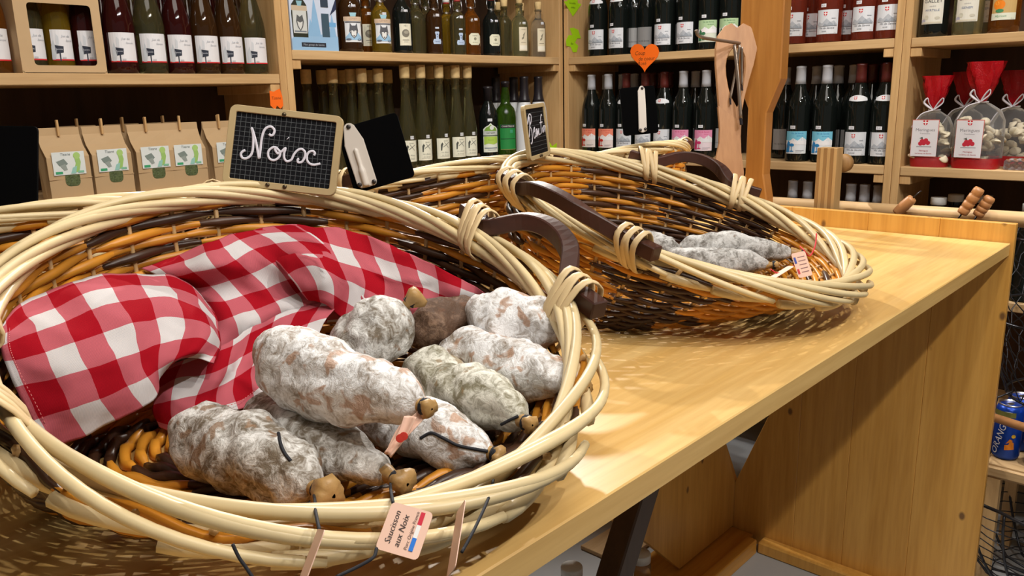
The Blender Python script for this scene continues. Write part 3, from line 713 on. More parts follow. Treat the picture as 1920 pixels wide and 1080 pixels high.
def liqueur(kind, mat, prof=SQUAT, lab=None, stop='swing'):
    t = body('liqueur_bottle', '', prof, mat, ''); R = prof[3][0]; z1 = prof[-1][1]
    (swing if stop == 'swing' else corkstop)(t, z1)
    if kind == 'wolf':
        o, P = label_on(t, R, .054, .030, .104, (222,226,230))
        P.rect(0, .098, .060, .013, (206,182,156)); P.text('GENEPI', 0, .098, .008, (150,120,100)); P.poly([(-.011,.116),(.011,.116),(.008,.105),(-.008,.105)], (150,196,210)); P.rect(0, .0885, .050, .004, (90,92,100))
        P.poly([(-.026,.045),(-.018,.052),(-.010,.062),(.010,.062),(.018,.052),(.026,.045),(.026,.036),(-.026,.036)], (150,190,220))
        P.poly([(0,.040),(-.008,.048),(-.014,.062),(-.012,.074),(-.011,.086),(-.005,.078),(.005,.078),(.011,.086),(.012,.074),(.014,.062),(.008,.048)], (84,86,92))
        P.poly([(0,.043),(-.006,.050),(-.011,.062),(-.004,.066),(0,.06),(.004,.066),(.011,.062),(.006,.050)], (220,222,220)); P.poly([(-.0022,.050),(.0022,.050),(.0015,.046),(-.0015,.046)], (40,40,46)); P.disc(-.005, .065, .0013, (40,40,46)); P.disc(.005, .065, .0013, (40,40,46))
        P.disc(-.016, .038, .008, (90,100,116), .003); P.disc(.017, .037, .007, (90,100,116), .003); P.build(o)
    elif kind == 'cream':
        o, P = label_on(t, R, .040, .026, .094, (222,220,200)); P.text('1821', 0, .087, .007, (120,120,108)); P.disc(0, .064, .0125, (120,116,104)); P.disc(.002, .067, .008, (160,156,140), .005)
        P.rect(0, .043, .022, .002, (130,130,118)); P.rect(0, .037, .014, .0014, (150,150,138)); P.build(o)
    elif kind == 'figure':
        o, P = label_on(t, R, .03, .03, .08, (176,196,224), 'label', [(-.013,.034),(.013,.034),(.015,.042),(.012,.050),(.005,.050),(.005,.062),(.008,.070),(.006,.074),(-.006,.074),(-.008,.070),(-.005,.062),(-.005,.050),(-.012,.050),(-.015,.042)])
        P.text('Savoie', 0, .042, .006, (90,110,150)); P.disc(0, .065, .0025, (90,110,150)); P.disc(0, .057, .002, (90,110,150)); P.rect(0, .086, .013, .005, (196,208,226)); P.build(o)
    elif kind == 'octagon':
        o, P = label_on(t, R, .046, .034, .078, (220,220,196), 'label', [(-.014,.036),(.014,.036),(.022,.044),(.022,.068),(.014,.076),(-.014,.076),(-.022,.068),(-.022,.044)])
        P.text('Liqueur', 0, .068, .006, (110,110,90)); P.disc(0, .057, .005, (140,138,116)); P.text('de Savoie', 0, .045, .005, (120,120,100)); P.build(o)
    elif kind == 'tall':
        o, P = label_on(t, R, .034, .022, .108, (220,210,184)); P.text('Herbes', 0, .099, .006, (140,130,110))
        P.poly([(-.006,.062),(.0,.066),(.006,.088),(.009,.092),(.002,.086),(-.004,.078),(.0,.076),(-.007,.068)], (130,124,104)); P.rect(0, .052, .02, .0015, (140,130,110)); P.rect(0, .034, .03, .016, (232,228,212)); P.build(o)
    if kind != 'bare': sticker(t, R*.96, .004 if kind != 'octagon' else .006, prof[3][1]+.002, .013, .009)
    return t

# ------------------------------------------------------------------ filling the shelves
ORD = ['first','second','third','fourth','fifth','sixth','seventh','eighth','ninth','tenth','eleventh','twelfth']
PROTO = {}
def proto(key, fn):
    if key not in PROTO: PROTO[key] = fn(); return PROTO[key], True
    return PROTO[key], False
def put(key, fn, px, plane, depth, z, label, group, rz=None, py=300):
    """stand a bottle on a shelf where the sight line of column px meets its row"""
    p = on_y(px, py, YF+depth) if plane == 'Y' else on_x(px, py, XF+depth)
    # column px leans a little in the picture: solve at the shelf height
    for _ in range(3):
        d = (Vector((p.x, p.y, z))-CAM); yy = 540-FPX*d.dot(CU)/d.dot(CF)
        p = on_y(px, yy, YF+depth) if plane == 'Y' else on_x(px, yy, XF+depth)
    base = 0 if plane == 'Y' else -PI/2
    rz = base+(rz or 0)
    src, new = proto(key, fn)
    if new: src.location = (p.x, p.y, z); src.rotation_euler = (0,0,rz); tag(src, label, None, group); return src
    return dup(src, (p.x, p.y, z), rz, label, group)
def row(items, key, fn, plane, depth, z, desc, where, group, rz=0, jit=.2):
    for i, px in enumerate(items):
        put(key, fn, px, plane, depth, z, '%s, %s %s' % (desc, ORD[i], where), group, rz+random.uniform(-jit,jit))

# fruit juice shelf
for i, (px, mat, cname) in enumerate(((233,G_maroon,'blackish red'),(289,G_olive,'pale olive'),(340,G_maroon,'dark red'),(389,G_brown,'dark amber'),(435,G_brown,'brown'),(479,G_olive,'olive'))):
    put('juice'+mat.name, lambda: juice(mat), px, 'Y', .055, ZL[0], '%s juice bottle with white red-edged label, %s in the row after the gift carton' % (cname, ORD[i]), 'juice bottles on the upper shelf', -.22)
for i, px in enumerate((206,262,317,365,407,450)):
    put('juice'+(G_maroon,G_brown)[i % 2].name, lambda: juice(G_brown), px, 'Y', .15, ZL[0], 'juice bottle in the rear row beyond the gift carton, %s from the carton' % ORD[i], 'juice bottles on the upper shelf')
put('juice'+G_amber.name, lambda: juice(G_amber), -8, 'Y', .075, ZL[0], 'amber juice bottle left of the gift carton', 'juice bottles on the upper shelf')
# three bottles stand inside the gift carton
for px, mat, cname in ((66,G_olive,'olive'),(118,G_yellow,'yellow'),(168,G_maroon,'red')):
    put('juices'+mat.name, lambda: juice(mat, True, .80), px, 'Y', .075, ZL[0]+.003, '%s juice bottle seen through the window of the gift carton' % cname, 'bottles in the gift carton')
put('juice'+G_olive.name, None, 27, 'Y', .165, ZL[0], 'olive juice bottle behind the gift carton', 'juice bottles on the upper shelf')

# liqueur shelf
LG = 'liqueur bottles on the upper middle shelf'
def liq(px, key, fn, label, d=.06, rz=-.38): put(key, fn, px, 'Y', d, ZM[0], label, LG, rz)
liq(660, 'wolfa', lambda: liqueur('wolf', G_brown, scaled(SQUAT,1.12,1.1)), 'amber liqueur bottle with large wolf-head label beside the printed gift box')
liq(690, 'slima', lambda: liqueur('cream', G_amber, SLIM), 'narrow orange liqueur bottle between the two wolf-head labels', .135)
liq(717, 'wolfy', lambda: liqueur('wolf', G_yellow, scaled(SQUAT,.98,.96)), 'yellow liqueur bottle with smaller wolf-head label')
liq(757, 'creamc', lambda: liqueur('cream', G_black, scaled(SQUAT,1.1,.95)), 'dark bottle with tall cream label showing a round engraving')
liq(782, 'oliveb', lambda: liqueur('bare', G_olive, SQUAT), 'unlabelled olive swing-top bottle next to the round-engraving label', .09)
liq(801, 'oliveb', None, 'unlabelled olive swing-top bottle just before the first pale blue figure label', .15)
liq(816, 'figk', lambda: liqueur('figure', G_brown, SLIM), 'dark bottle with pale blue figure-shaped label', .05)
liq(840, 'yell', lambda: liqueur('bare', G_yellow, SLIM), 'yellow-green bottle between the two pale blue figure labels', .125)
liq(860, 'figy', lambda: liqueur('figure', G_olive, SLIM), 'olive bottle with pale blue figure-shaped label', .05)
liq(885, 'octa', lambda: liqueur('octagon', G_amber, SQUAT), 'orange liqueur bottle with octagonal cream label')
liq(923, 'octk', lambda: liqueur('octagon', G_black, SQUAT), 'black liqueur bottle with octagonal cream label')
liq(947, 'olvc', lambda: liqueur('bare', G_olive, SLIM, stop='cork'), 'olive corked bottle beside the black octagonal-label one', .06)
liq(975, 'tallc', lambda: liqueur('tall', G_pale, SQUAT, stop='cork'), 'square-shouldered corked bottle with long cream label and round white tag')
liq(1010, 'tallc2', lambda: liqueur('tall', G_clear, SLIM, stop='cork'), 'corked bottle with narrow cream plant label, nearest the corner')
liq(935, 'olvc', None, 'corked olive bottle in the rear row near the corner', .16); liq(978, 'olvc', None, 'corked bottle in the rear row between the two long cream labels', .125)

# corked white wines and spirits
CG = 'corked bottles on the lower middle shelf'
row((767,796,829,859,881), 'flute', flute, 'Y', .05, ZM[1], 'tall corked bottle with cream label in front row', 'beside the tilted slate', CG, -.48, .1)
row((778,813,845,868), 'flute_b', lambda: flute(False), 'Y', .12, ZM[1], 'corked bottle of the second row behind the cream labels', 'end', CG)
for i, (px, d) in enumerate(((588,.20),(616,.24),(636,.13),(655,.22),(669,.14),(689,.09),(703,.2),(719,.09),(736,.17))):
    put('flute_b', None, px, 'Y', d, ZM[1]-.012, 'dim corked bottle in the shadow above the slates, %s from the left' % ORD[i], CG)
def green_label():
    t = body('liqueur_bottle', '', scaled(LIQ,.98,.93), G_black, ''); capsule(t, scaled(LIQ,.98,.93), .215, M_capk)
    o, P = label_on(t, .0363, .058, .03, .13, (222,228,214), 'label', [(-.029,.028),(.029,.028),(.029,.112),(.02,.120),(.008,.126),(0,.134),(-.008,.126),(-.02,.120),(-.029,.112)])
    P.poly([(-.026,.104),(.026,.104),(.018,.117),(.006,.123),(0,.129),(-.006,.123),(-.018,.117)], (120,160,60)); P.disc(.004, .117, .008, (214,220,214)); P.rect(0, .098, .057, .014, (190,196,190)); P.text('GENEPI', 0, .098, .010, (70,80,70))
    P.rect(0, .088, .057, .003, (50,66,40)); P.poly([(-.026,.055),(-.01,.06),(.01,.056),(.027,.062),(.027,.085),(-.026,.085)], (168,200,80)); P.text('Savoie', 0, .073, .008, (120,160,40)); P.rect(0, .043, .05, .004, (130,140,150)); P.rect(.002, .036, .03, .002, (150,156,160)); P.build(o)
    sticker(t, .036, -.002, .14); return t
put('genepi', green_label, 918, 'Y', .06, ZM[1], 'dark bottle with green arched label between corked bottles and the green liqueur', 'spirits at the corner end', -.6)
def chart():
    P0 = [(.036,0),(.040,.004),(.0405,.02),(.0405,.15),(.039,.168),(.033,.184),(.022,.196),(.017,.205),(.018,.222),(.0155,.24),(.0125,.255),(.0125,.272),(.015,.273),(.015,.282),(.012,.283)]
    t = body('liqueur_bottle', '', P0, G_dgreen, ''); capsule(t, P0, .262, M_capk, 'screw_cap')
    o, P = label_on(t, .0405, .064, .032, .126, (30,130,60)); P.rect(0, .119, .06, .013, (30,36,34)); P.text('CHARTREUSE', 0, .1185, .0085, (220,222,214)); P.rect(0, .0725, .06, .002, (16,60,30)); P.rect(0, .0335, .06, .002, (150,150,80)); P.rect(.012, .10, .012, .012, (60,150,110)); P.build(o); return t
put('chart', chart, 950, 'Y', .05, ZM[1], 'rounded green glass liqueur bottle with dark green label', 'spirits at the corner end', -.6)
def whitebottle():
    t = body('spirit_bottle', '', TALLW, G_white, ''); capsule(t, TALLW, .205, M_capk)
    P = Print(cylmap(.039)); P.poly([(-.006,.05),(-.004,.052),(.008,.030),(.006,.028)], (120,130,140)); P.rect(0, .02, .05, .0012, (150,170,190)); P.build(t.children[0]); return t
for px, d, lb in ((985,.055,'white painted bottle with dark neck beside the green liqueur'),(1011,.055,'white painted bottle with dark neck behind the ruled slate'),(966,.13,'white painted bottle standing back between the green and white ones'),(933,.15,'white bottle at the back between green label and green glass')):
    put('whiteb', whitebottle, px, 'Y', d, ZM[1], lb, 'white spirit bottles', -.6)

# wine shelves
WG = 'wine bottles on the upper right shelf'
def wn(pxs, kind, z, desc, where, group, d=.055, rz=.22): row(pxs, 'wine_'+kind, lambda: wine(kind), 'X', d, z, desc, where, group, rz, .12)
wn((1121,1160), 'white', ZR[0], 'dark bottle with pale silver label above the heart note', 'of the corner pair', WG)
wn((1246,1288), 'white', ZR[0], 'dark bottle with pale silver label just past the heart note', 'of its pair', WG)
wn((1188,1212,1268,1305), 'plain', ZR[0], 'dark wine bottle in the upper rear row', 'near the corner', WG, .14)
wn((1328,1368), 'green', ZR[0], 'dark bottle with pale green mountain label', 'beside the hanging wooden heart', WG)
wn((1487,1553,1619,1664), 'rose', ZR[0], 'bottle of rose wine with pale label', 'on the shelf right of the wooden post', WG)
wn((1520,1588,1645), 'rose', ZR[0], 'bottle of rose wine in the rear row', 'right of the wooden post', WG, .14)
WL = 'wine bottles on the lower right shelf'
wn((1109,1140), 'red', ZR[1], 'dark bottle with coral red landscape label', 'near the yellow notes', WL)
wn((1278,1320), 'pink', ZR[1], 'dark bottle with pink landscape label', 'beside the hanging wooden heart', WL)
wn((1173,1208,1243), 'shield', ZR[1], 'dark bottle with pale label behind the far black slate', 'of three', WL, .07)
wn((1493,1541), 'blue', ZR[1], 'dark bottle with sky blue landscape label', 'right of the wooden post', WL)
wn((1603,1650), 'shield', ZR[1], 'dark bottle with silver label and red cross neck label', 'by the shelf seam', WL)
wn((1136,1166,1188,1300,1345), 'plain', ZR[1], 'grey-capped wine bottle in the lower rear row', 'near the corner', WL, .15)
wn((1222,1238,1252), 'backred', ZR[1], 'red-capped wine bottle in the lower rear row', 'behind the heart note', WL, .16)
wn((1466,1522,1562,1590), 'plain', ZR[1], 'grey-capped wine bottle in the lower rear row', 'right of the wooden post', WL, .15)
wn((1625,1646,1668), 'backred', ZR[1], 'red-capped wine bottle in the lower rear row', 'by the shelf seam', WL, .16)
wn((1478,1505,1584,1609,1634), 'plain', .715, 'wine bottle on the low shelf with only its cap in sight', 'above the pole', 'bottles low behind the pole', .07)
# right-hand end of the wall
def legal(name, mat, words):
    t = body('liqueur_bottle', '', LIQ, mat, ''); capsule(t, LIQ, .225, M_capk)
    o, P = label_on(t, .039, .058, .036, .130, (224,222,210)); P.text('DOGALLEY'[2:], 0, .098, .014, (40,42,50)); P.text('LIQUEUR', 0, .084, .004, (120,120,130)); P.text(words, 0, .073, .0085, (90,110,150)); P.rect(0, .110, .04, .006, (170,170,170))
    P.disc(-.014, .054, .006, (206,204,186)); P.disc(.014, .052, .007, (200,196,180), .004); P.disc(-.022, .044, .006, (180,180,196)); P.rect(0, .040, .05, .004, (212,206,186)); P.build(o)
    return t
put('myrt', lambda: legal('m', G_black, 'MYRTILLE'), 1748, 'X', .055, 1.455, 'black liqueur bottle with cream label above the meringue bags', 'bottles above the meringues', .12)
put('gene', lambda: legal('g', G_pale, 'GENEPI'), 1812, 'X', .055, 1.455, 'clear liqueur bottle with cream label above the meringue bags', 'bottles above the meringues', .12)
put('gene', None, 1842, 'X', .14, 1.455, 'clear liqueur bottle in the rear row above the meringue bags', 'bottles above the meringues', .12)
def apricot():
    t = body('juice_bottle', '', scaled(JUICE,1.1,1.05), G_amber, ''); capsule(t, scaled(JUICE,1.1,1.05), .255, M_capw, 'screw_cap')
    o, P = label_on(t, .0389, .062, .034, .116, (200,166,106)); P.rect(0, .043, .062, .018, (220,224,206)); P.disc(-.012, .074, .0145, (236,132,20), .013); P.disc(-.017, .078, .005, (248,170,60)); P.disc(-.010, .058, .010, (70,140,90), .005)
    P.poly([(-.012,.086),(-.004,.092),(-.006,.085)], (60,120,50)); P.text('Abricot', -.006, .044, .009, (90,150,110)); P.text('25 cl', .022, .037, .004, (120,120,110)); P.build(o); return t
put('apri', apricot, 1880, 'X', .055, 1.455, 'amber juice bottle with an orange apricot on its tan label', 'bottles above the meringues', .12)
def jar():
    t = body('jar', '', [(.03,0),(.036,.004),(.036,.20),(.03,.225),(.019,.245),(.019,.262),(.016,.263)], G_black, '', 20, 'jar')
    MB().lathe([(.019,.255),(.022,.256),(.022,.274),(.0215,.277),(.002,.2775)], 18).build('screw_cap', M_capw, t, smooth=True, local=True); return t
for px, d, lb in ((1744,.07,'dark bottle with white cap low behind the turned wooden handle'),(1776,.17,'dark bottle with white cap in the low shadow by the paired grips'),(1912,.05,'dark bottle with white cap at the far end of the counter'),(1828,.18,'white-capped bottle deep in shadow above the paired grips')):
    put('jar', jar, px, 'X', d, .715, lb, 'bottles low behind the pole')
# ------------------------------------------------------------------ counter: post, under-structure
W_post = wood('varnished_post', srgb(152,100,44), srgb(170,116,54), 'Z', .4, 5, (.14,.07,.03), coat=.15)
pc = .993
MB().prism([(pc-.042,TZ+.001),(pc+.042,TZ+.001),(pc+.040,1.03),(pc+.026,1.10),(pc+.026,1.27),(pc+.058,1.345),(pc+.058,2.1),(pc-.060,2.1),(pc-.060,1.345),(pc-.026,1.26),(pc-.026,1.10),(pc-.038,1.04)], .043, (2.045,0,0), (0,1,0), (0,0,1), (1,0,0)).build('post', W_post, counter, .003)
MB().box(2.046,2.0885,.40,.93,0,.036).build('foot_rail', W_panel, counter, .004)
MB().box(1.25,2.044,.93,.962,.0,.045).build('floor_rail', W_panelX, counter, .003)
MB().box(1.25,2.088,.9625,1.14,.012,.03).build('floor_board', W_panelX, counter, .001)
p = [(1.30,.9405),(1.36,.9405),(1.06,.44),(1.0,.44)]
MB().prism(p, .045, (0,.72,0), (1,0,0), (0,0,1), (0,1,0)).build('brace', W_dark, counter, .003, label='dark stained slanting brace')
off = thing('board_offcut', 'pale board offcut lying under the counter by the divider', 'board', (1.86,1.26,.0))
MB().prism([(-.13,-.07),(.10,-.07),(.13,.06),(-.13,.075)], .012, (1.86,1.26,.001)).build('board', W_shelfX, off, .001)
def lidjar(px, py, lb):
    c = on_z(px, py, .135); t = thing('lidded_jar', lb, 'jar', (c.x,c.y,0), 0, 'white lidded jars on the floor')
    MB().lathe([(.028,0),(.03,.004),(.03,.10),(.026,.115)], 18, (c.x,c.y,0)).build('jar_body', G_clear, t, smooth=True)
    MB().lathe([(.026,.112),(.0285,.113),(.0285,.133),(.027,.136),(.002,.1365)], 20, (c.x,c.y,0)).build('lid', M_capw, t, smooth=True)
lidjar(1200,1037,'white lidded jar under the counter, closest to the floor board'); lidjar(1168,1062,'white lidded jar under the counter, just right of the dark brace'); lidjar(1072,1062,'white lidded jar under the counter, left of the dark brace')

# ------------------------------------------------------------------ pole, block, turned grips
pole = thing('pole', 'round wooden pole running along behind the raised end of the counter', 'pole', (2.2,.25,.99))
MB().tube([(2.2,1.02,1.004),(2.2,-.6,1.018)], .0185, 20).build('rod', W_shelfY, pole, smooth=True)
W_lam = wood('grey_ply_light', srgb(176,142,92), srgb(188,154,104), 'Z', .6); W_lam2 = wood('grey_ply_dark', srgb(140,106,62), srgb(156,120,74), 'Z', .6)
blk = thing('pole_bracket', 'short laminated wooden block with a round knob, standing at the pole', 'bracket', (2.15,.835,.90))
for k in range(6):
    y0 = .808+k*.0087; MB().box(2.128,2.17,y0,y0+.0085,.86,1.168).build('lamination', (W_lam, W_lam2)[k % 2], blk, .0006)
MB().lathe([(.002,-.001),(.021,0),(.024,.006),(.024,.02),(.02,.026),(.002,.027)], 20, (2.185,.815,1.125), Matrix(((0,0,1),(0,1,0),(1,0,0)))).build('knob', W_lam2, blk, smooth=True)
M_wire = plain('black_wire', srgb(64,64,68), .32, .8)
W_grip = plain('turned_beech', srgb(178,126,80), .4, var=.12, scale=30)
def grip(a, b, lb, rings, Xa, Xb):
    A, B = on_x(a[0], a[1], Xa), on_x(b[0], b[1], Xb); d = (B-A); L = d.length; d.normalize(); u = d.orthogonal().normalized(); M = Matrix((u, d.cross(u), d)).transposed()
    t = thing('turned_grip', lb, 'handle', tuple((A+B)/2), 0)
    R_ = .0125; pr = [(.004,0),(R_*.9,.001),(R_,.006)]
    if rings: pr += [(R_*1.02,L*.22),(R_*.82,L*.25),(R_*1.02,L*.28),(R_*1.05,L*.45),(R_*.84,L*.48),(R_*1.05,L*.51),(R_*1.04,L*.72),(R_*.84,L*.75),(R_,L*.78)]
    else: pr += [(R_*1.1,L*.5)]
    pr += [(R_,L-.006),(R_*.85,L-.001),(.004,L)]
    MB().lathe(pr, 18, A, M).build('grip', W_grip, t, smooth=True)
    w_ = MB().tube([A-d*.012+Vector((0,0,-.03)), A-d*.013, A+d*.002], .0022, 6) if rings else MB().tube([B-d*.002, B+d*.012, B+d*.016+Vector((0,-.006,.006)), B+d*.012+Vector((0,-.01,.008))], .0018, 6)
    w_.build('wire_end', M_wire, t, smooth=True)
grip((1680,400),(1712,371),'single turned wooden grip with a wire hook, leaning on the pole', 0, 2.165, 2.165)
grip((1803,401),(1838,353),'taller grooved wooden grip of the pair on the pole', 1, 2.15, 2.15)
grip((1832,405),(1858,369),'shorter grooved wooden grip of the pair on the pole', 1, 2.165, 2.165)

# ------------------------------------------------------------------ wooden heart with skewers on the post
W_heart = wood('beech_board', srgb(150,105,64), srgb(166,120,76), 'Z', .5, 3)
HD = 2.10
outer = [(1382,52),(1372,43),(1358,50),(1346,66),(1342,90),(1342,120),(1345,160),(1348,200),(1384,226),(1392,205),(1397,180),(1405,150),(1414,120),(1420,92),(1419,66),(1408,50),(1394,43)]
inner = [(1381,86),(1374,90),(1368,99),(1363,110),(1361,124),(1362,142),(1366,165),(1372,183),(1383,203),(1386,196),(1389,182),(1393,164),(1396,145),(1398,126),(1397,106),(1392,94),(1386,88)]
stem = [(1348,200),(1351,240),(1350,268),(1344,296),(1341,314),(1372,343),(1393,345),(1394,322),(1389,285),(1388,255),(1390,215),(1384,226)]
ht = thing('heart_board', 'heart topped wooden board with waisted stem hanging on the post', 'board', tuple(at(1380,200,HD)))
b = MB(); n = len(outer); TH = .014/HD
V = [at(*q, HD) for q in outer]+[at(*q, HD) for q in inner]+[at(q[0], q[1], HD)+CF*.014 for q in outer]+[at(q[0], q[1], HD)+CF*.014 for q in inner]
F_ = []
for i in range(n):
    j = (i+1) % n; F_ += [(i,j,n+j,n+i), (2*n+j,2*n+i,3*n+i,3*n+j), (j,i,2*n+i,2*n+j), (n+i,n+j,3*n+j,3*n+i)]
b.add(V, F_); b.build('heart_ring', W_heart, ht, .0012)
b = MB(); m_ = len(stem); b.add([at(*q, HD-.001) for q in stem]+[at(q[0],q[1],HD)+CF*.0145 for q in stem], [tuple(range(m_)), tuple(range(2*m_-1,m_-1,-1))]+[(i,(i+1)%m_,(i+1)%m_+m_,i+m_) for i in range(m_)]); b.build('stem', W_heart, ht, .0012)
M_iron = plain('aged_iron', srgb(140,126,114), .35, .7)
hk = thing('iron_hook', 'bent iron hook sticking out of the wooden heart', 'hook', tuple(at(1378,78,2.09)))
MB().tube(catmull([at(1305,56,1.99), at(1309,66,1.995), at(1320,71,2.005), at(1345,75,2.04), at(1380,80,2.09), at(1402,84,2.135)], 6), .0042, 8).build('rod', M_iron, hk, smooth=True)
for k, (p0, p1, p2, lb) in enumerate((((1377,84),(1384,150),(1389,224),'flat iron skewer with dark tip hanging in front of the wooden heart'),((1387,84),(1380,130),(1369,186),'iron skewer hanging slantwise inside the hole of the wooden heart'),((1391,88),(1391,120),(1391,160),'short iron skewer hanging straight in the hole of the wooden heart'))):
    s_ = thing('skewer', lb, 'skewer', tuple(at(*p0, 2.07)))
    MB().tube(catmull([at(*p0, 2.078), at(*p1, 2.076+.012*(k > 0)), at(*p2, 2.08+.012*(k > 0))], 5), .0042 if k == 0 else .003, 6, sx=1.2, sy=.6).build('blade', M_iron, s_, smooth=True)
    MB().tube([at(p2[0], p2[1]-2, 2.08+.012*(k > 0)), at(p2[0]+1, p2[1]+10, 2.08+.012*(k > 0))], .0045 if k == 0 else .0025, 6).build('tip', M_capk, s_)

# ------------------------------------------------------------------ slates
M_slate = plain('black_slate', srgb(13,14,19), .7, var=.15, spec=.2)
M_plain_black = plain('plain_black_board', srgb(3,3,4), .95, var=.1, spec=.08)
M_frame = plain('pale_wood_frame', srgb(186,164,122), .5, var=.1, scale=25)
M_clip = plain('bone_plastic', srgb(206,198,190), .35, var=.03)
def rrect(w_, h, r, n=4):
    out = []
    for cx, cy, a0 in ((w_/2-r,h/2-r,0),(-w_/2+r,h/2-r,90),(-w_/2+r,-h/2+r,180),(w_/2-r,-h/2+r,270)):
        out += [(cx+r*math.cos(math.radians(a0+90*k/n)), cy+r*math.sin(math.radians(a0+90*k/n))) for k in range(n+1)]
    return out
def board_frame(TL, TR, BL):
    o = (TR+BL)/2; ex = (TR-TL); ey = (TL-BL); w_, h = ex.length, ey.length; ex.normalize(); ey = (ey-ex*ey.dot(ex)).normalized(); return o, ex, ey, ex.cross(ey), w_, h
def slate(name, label, TL, TR, BL, fr, grid=None, lines=None):
    o, ex, ey, ez, w_, h = board_frame(TL, TR, BL)
    t = thing(name, label, 'sign', tuple(o))
    mp = lambda x, y, z: o+ex*x+ey*y+ez*z
    if fr:
        R1, R2 = rrect(w_, h, .009), rrect(w_-2*fr, h-2*fr, .002); n = len(R1); V = []; F_ = []
        for z in (.003, -.004): V += [mp(x,y,z) for x, y in R1]+[mp(x,y,z) for x, y in R2]
        for i in range(n):
            j = (i+1) % n; F_ += [(i,j,n+j,n+i),(2*n+j,2*n+i,3*n+i,3*n+j),(j,i,2*n+i,2*n+j),(n+i,n+j,3*n+j,3*n+i)]
        MB().add(V, F_).build('frame', M_frame, t, .0006)
        MB().prism([(x,y) for x, y in rrect(w_-2*fr+.001, h-2*fr+.001, .002)], .003, o-ez*.0025, ex, ey, ez).build('slate_panel', M_slate, t)
    else: MB().prism(rrect(w_, h, .006), .004, o-ez*.002, ex, ey, ez).build('panel', M_plain_black, t, .0004)
    if grid or lines:
        b = MB(); iw, ih = w_-2*fr, h-2*fr
        if grid:
            nx, ny = grid
            for i in range(1, nx): x = -iw/2+iw*i/nx; b.add([mp(x-.00025,-ih/2,.0007), mp(x+.00025,-ih/2,.0007), mp(x+.00025,ih/2,.0007), mp(x-.00025,ih/2,.0007)], [(0,1,2,3)])
        else: ny = lines
        for i in range(1, ny): y = -ih/2+ih*i/ny; b.add([mp(-iw/2,y-.00025,.0007), mp(iw/2,y-.00025,.0007), mp(iw/2,y+.00025,.0007), mp(-iw/2,y+.00025,.0007)], [(0,1,2,3)])
        b.build('ruled_lines', plain('slate_rule', srgb(92,96,100), .7), t)
    return t, mp, w_, h
def rivet(t, mp, x, y, z=.003):
    MB().lathe([(.0028,0),(.0026,.0012),(.0012,.002),(.0004,.0021)], 12, mp(x,y,z), Matrix((mp(1,0,0)-mp(0,0,0), mp(0,1,0)-mp(0,0,0), mp(0,0,1)-mp(0,0,0))).transposed()).build('rivet', plain('dark_rivet', srgb(96,84,66), .3, .8), t, smooth=True)
M_chalk = plain('white_paint_pen', srgb(222,220,232), .6)
# Noix
DN = 1.035
TLn, TRn, BLn = at(431,195,DN), at(643,219,DN), at(419,345,DN)
tn, mpn, wn_, hn_ = slate('chalk_sign', 'gridded slate in a pale wooden frame with white script on the basket rim', TLn, TRn, BLn, .0085, grid=(20,14))
on_, exn, eyn, ezn, _, _ = board_frame(TLn, TRn, BLn)
def onboard(X, Y, sx, ox, oy, o, ex, ey, ez, lift):
    d = ray(X/sx+ox, Y/sx+oy); p = CAM + d*((o-CAM).dot(ez)/d.dot(ez)); return p+ez*lift
def stroke(t, pts, r, o, ez, name='lettering', sm=6):
    c = catmull(pts, sm); MB().tube(c, r, 8, sx=1, sy=.25, up=ez).build(name, M_chalk, t, smooth=True)
Q = lambda L: [onboard(x, y, 5.0526, 410, 185, on_, exn, eyn, ezn, .0011) for x, y in L]
stroke(tn, Q([(255,490),(232,500),(213,525),(225,560),(260,568),(300,545),(322,500),(330,420),(328,340),(316,280),(336,340),(362,440),(385,565),(398,480),(410,380),(430,310),(460,275),(500,268),(530,300),(520,340),(495,350),(480,335)]), .0017, on_, ezn)
stroke(tn, Q([(560,470),(520,462),(480,490),(470,530),(485,570),(525,585),(570,560),(585,515),(560,480),(535,478),(560,520),(600,500),(635,470),(622,520),(625,570),(650,595),(690,580),(715,530),(750,490),(790,480),(820,510),(815,560),(790,600),(755,605),(750,580),(765,572)]), .0016, on_, ezn)
stroke(tn, Q([(905,540),(912,515),(890,498),(855,510),(838,545),(842,590),(870,620),(910,628),(965,616)]), .0016, on_, ezn)
stroke(tn, Q([(656,376),(658,378),(660,380)]), .0024, on_, ezn, 'letter_dot')
for x, y in ((-.003,hn_/2-.006),(-.014,-hn_/2+.005),(.008,-hn_/2+.005)): rivet(tn, mpn, x, y)
# clip-backed signs
def clip(t, pts, D, rv, rib=None, ez=None):
    n = len(pts); dv = ez if ez else -CF
    b = MB().add([at(*q, D)+dv*.004 for q in pts]+[at(*q, D)+dv*.0075 for q in pts], [tuple(range(n-1,-1,-1)), tuple(range(n,2*n))]+[(i,(i+1)%n,(i+1)%n+n,i+n) for i in range(n)])
    c = b.build('clip', M_clip, t, .001, seg=2)
    if rib: MB().tube(catmull([at(*q, D)+dv*.0075 for q in rib], 5), [.0012]+[.0035]*8+[.005]*7 if len(rib) == 4 else .003, 8).build('clip_rib', M_clip, c, smooth=True)
    for q in rv: MB().lathe([(.0032,0),(.003,.0016),(.0012,.002),(.0004,.0021)], 12, at(*q, D)+dv*.0075, Matrix((CR, -CU, dv)).transposed()).build('rivet', plain('gunmetal', srgb(70,66,66), .35, .8), c, smooth=True)
D2 = 1.14
t2, mp2, w2, h2 = slate('clip_sign', 'plain black board tilted, with a long pale plastic clip on its back', at(632,243,D2), at(745,210,D2), at(664,364,D2), 0)
clip(t2, [(646,240),(650,234),(658,232),(665,236),(683,262),(708,340),(706,347),(690,352),(678,354),(672,349),(648,276)], D2, [(655.5,240),(676,348),(703,342)], [(668,280),(674,300),(682,325),(689,350)])
D3 = 1.02
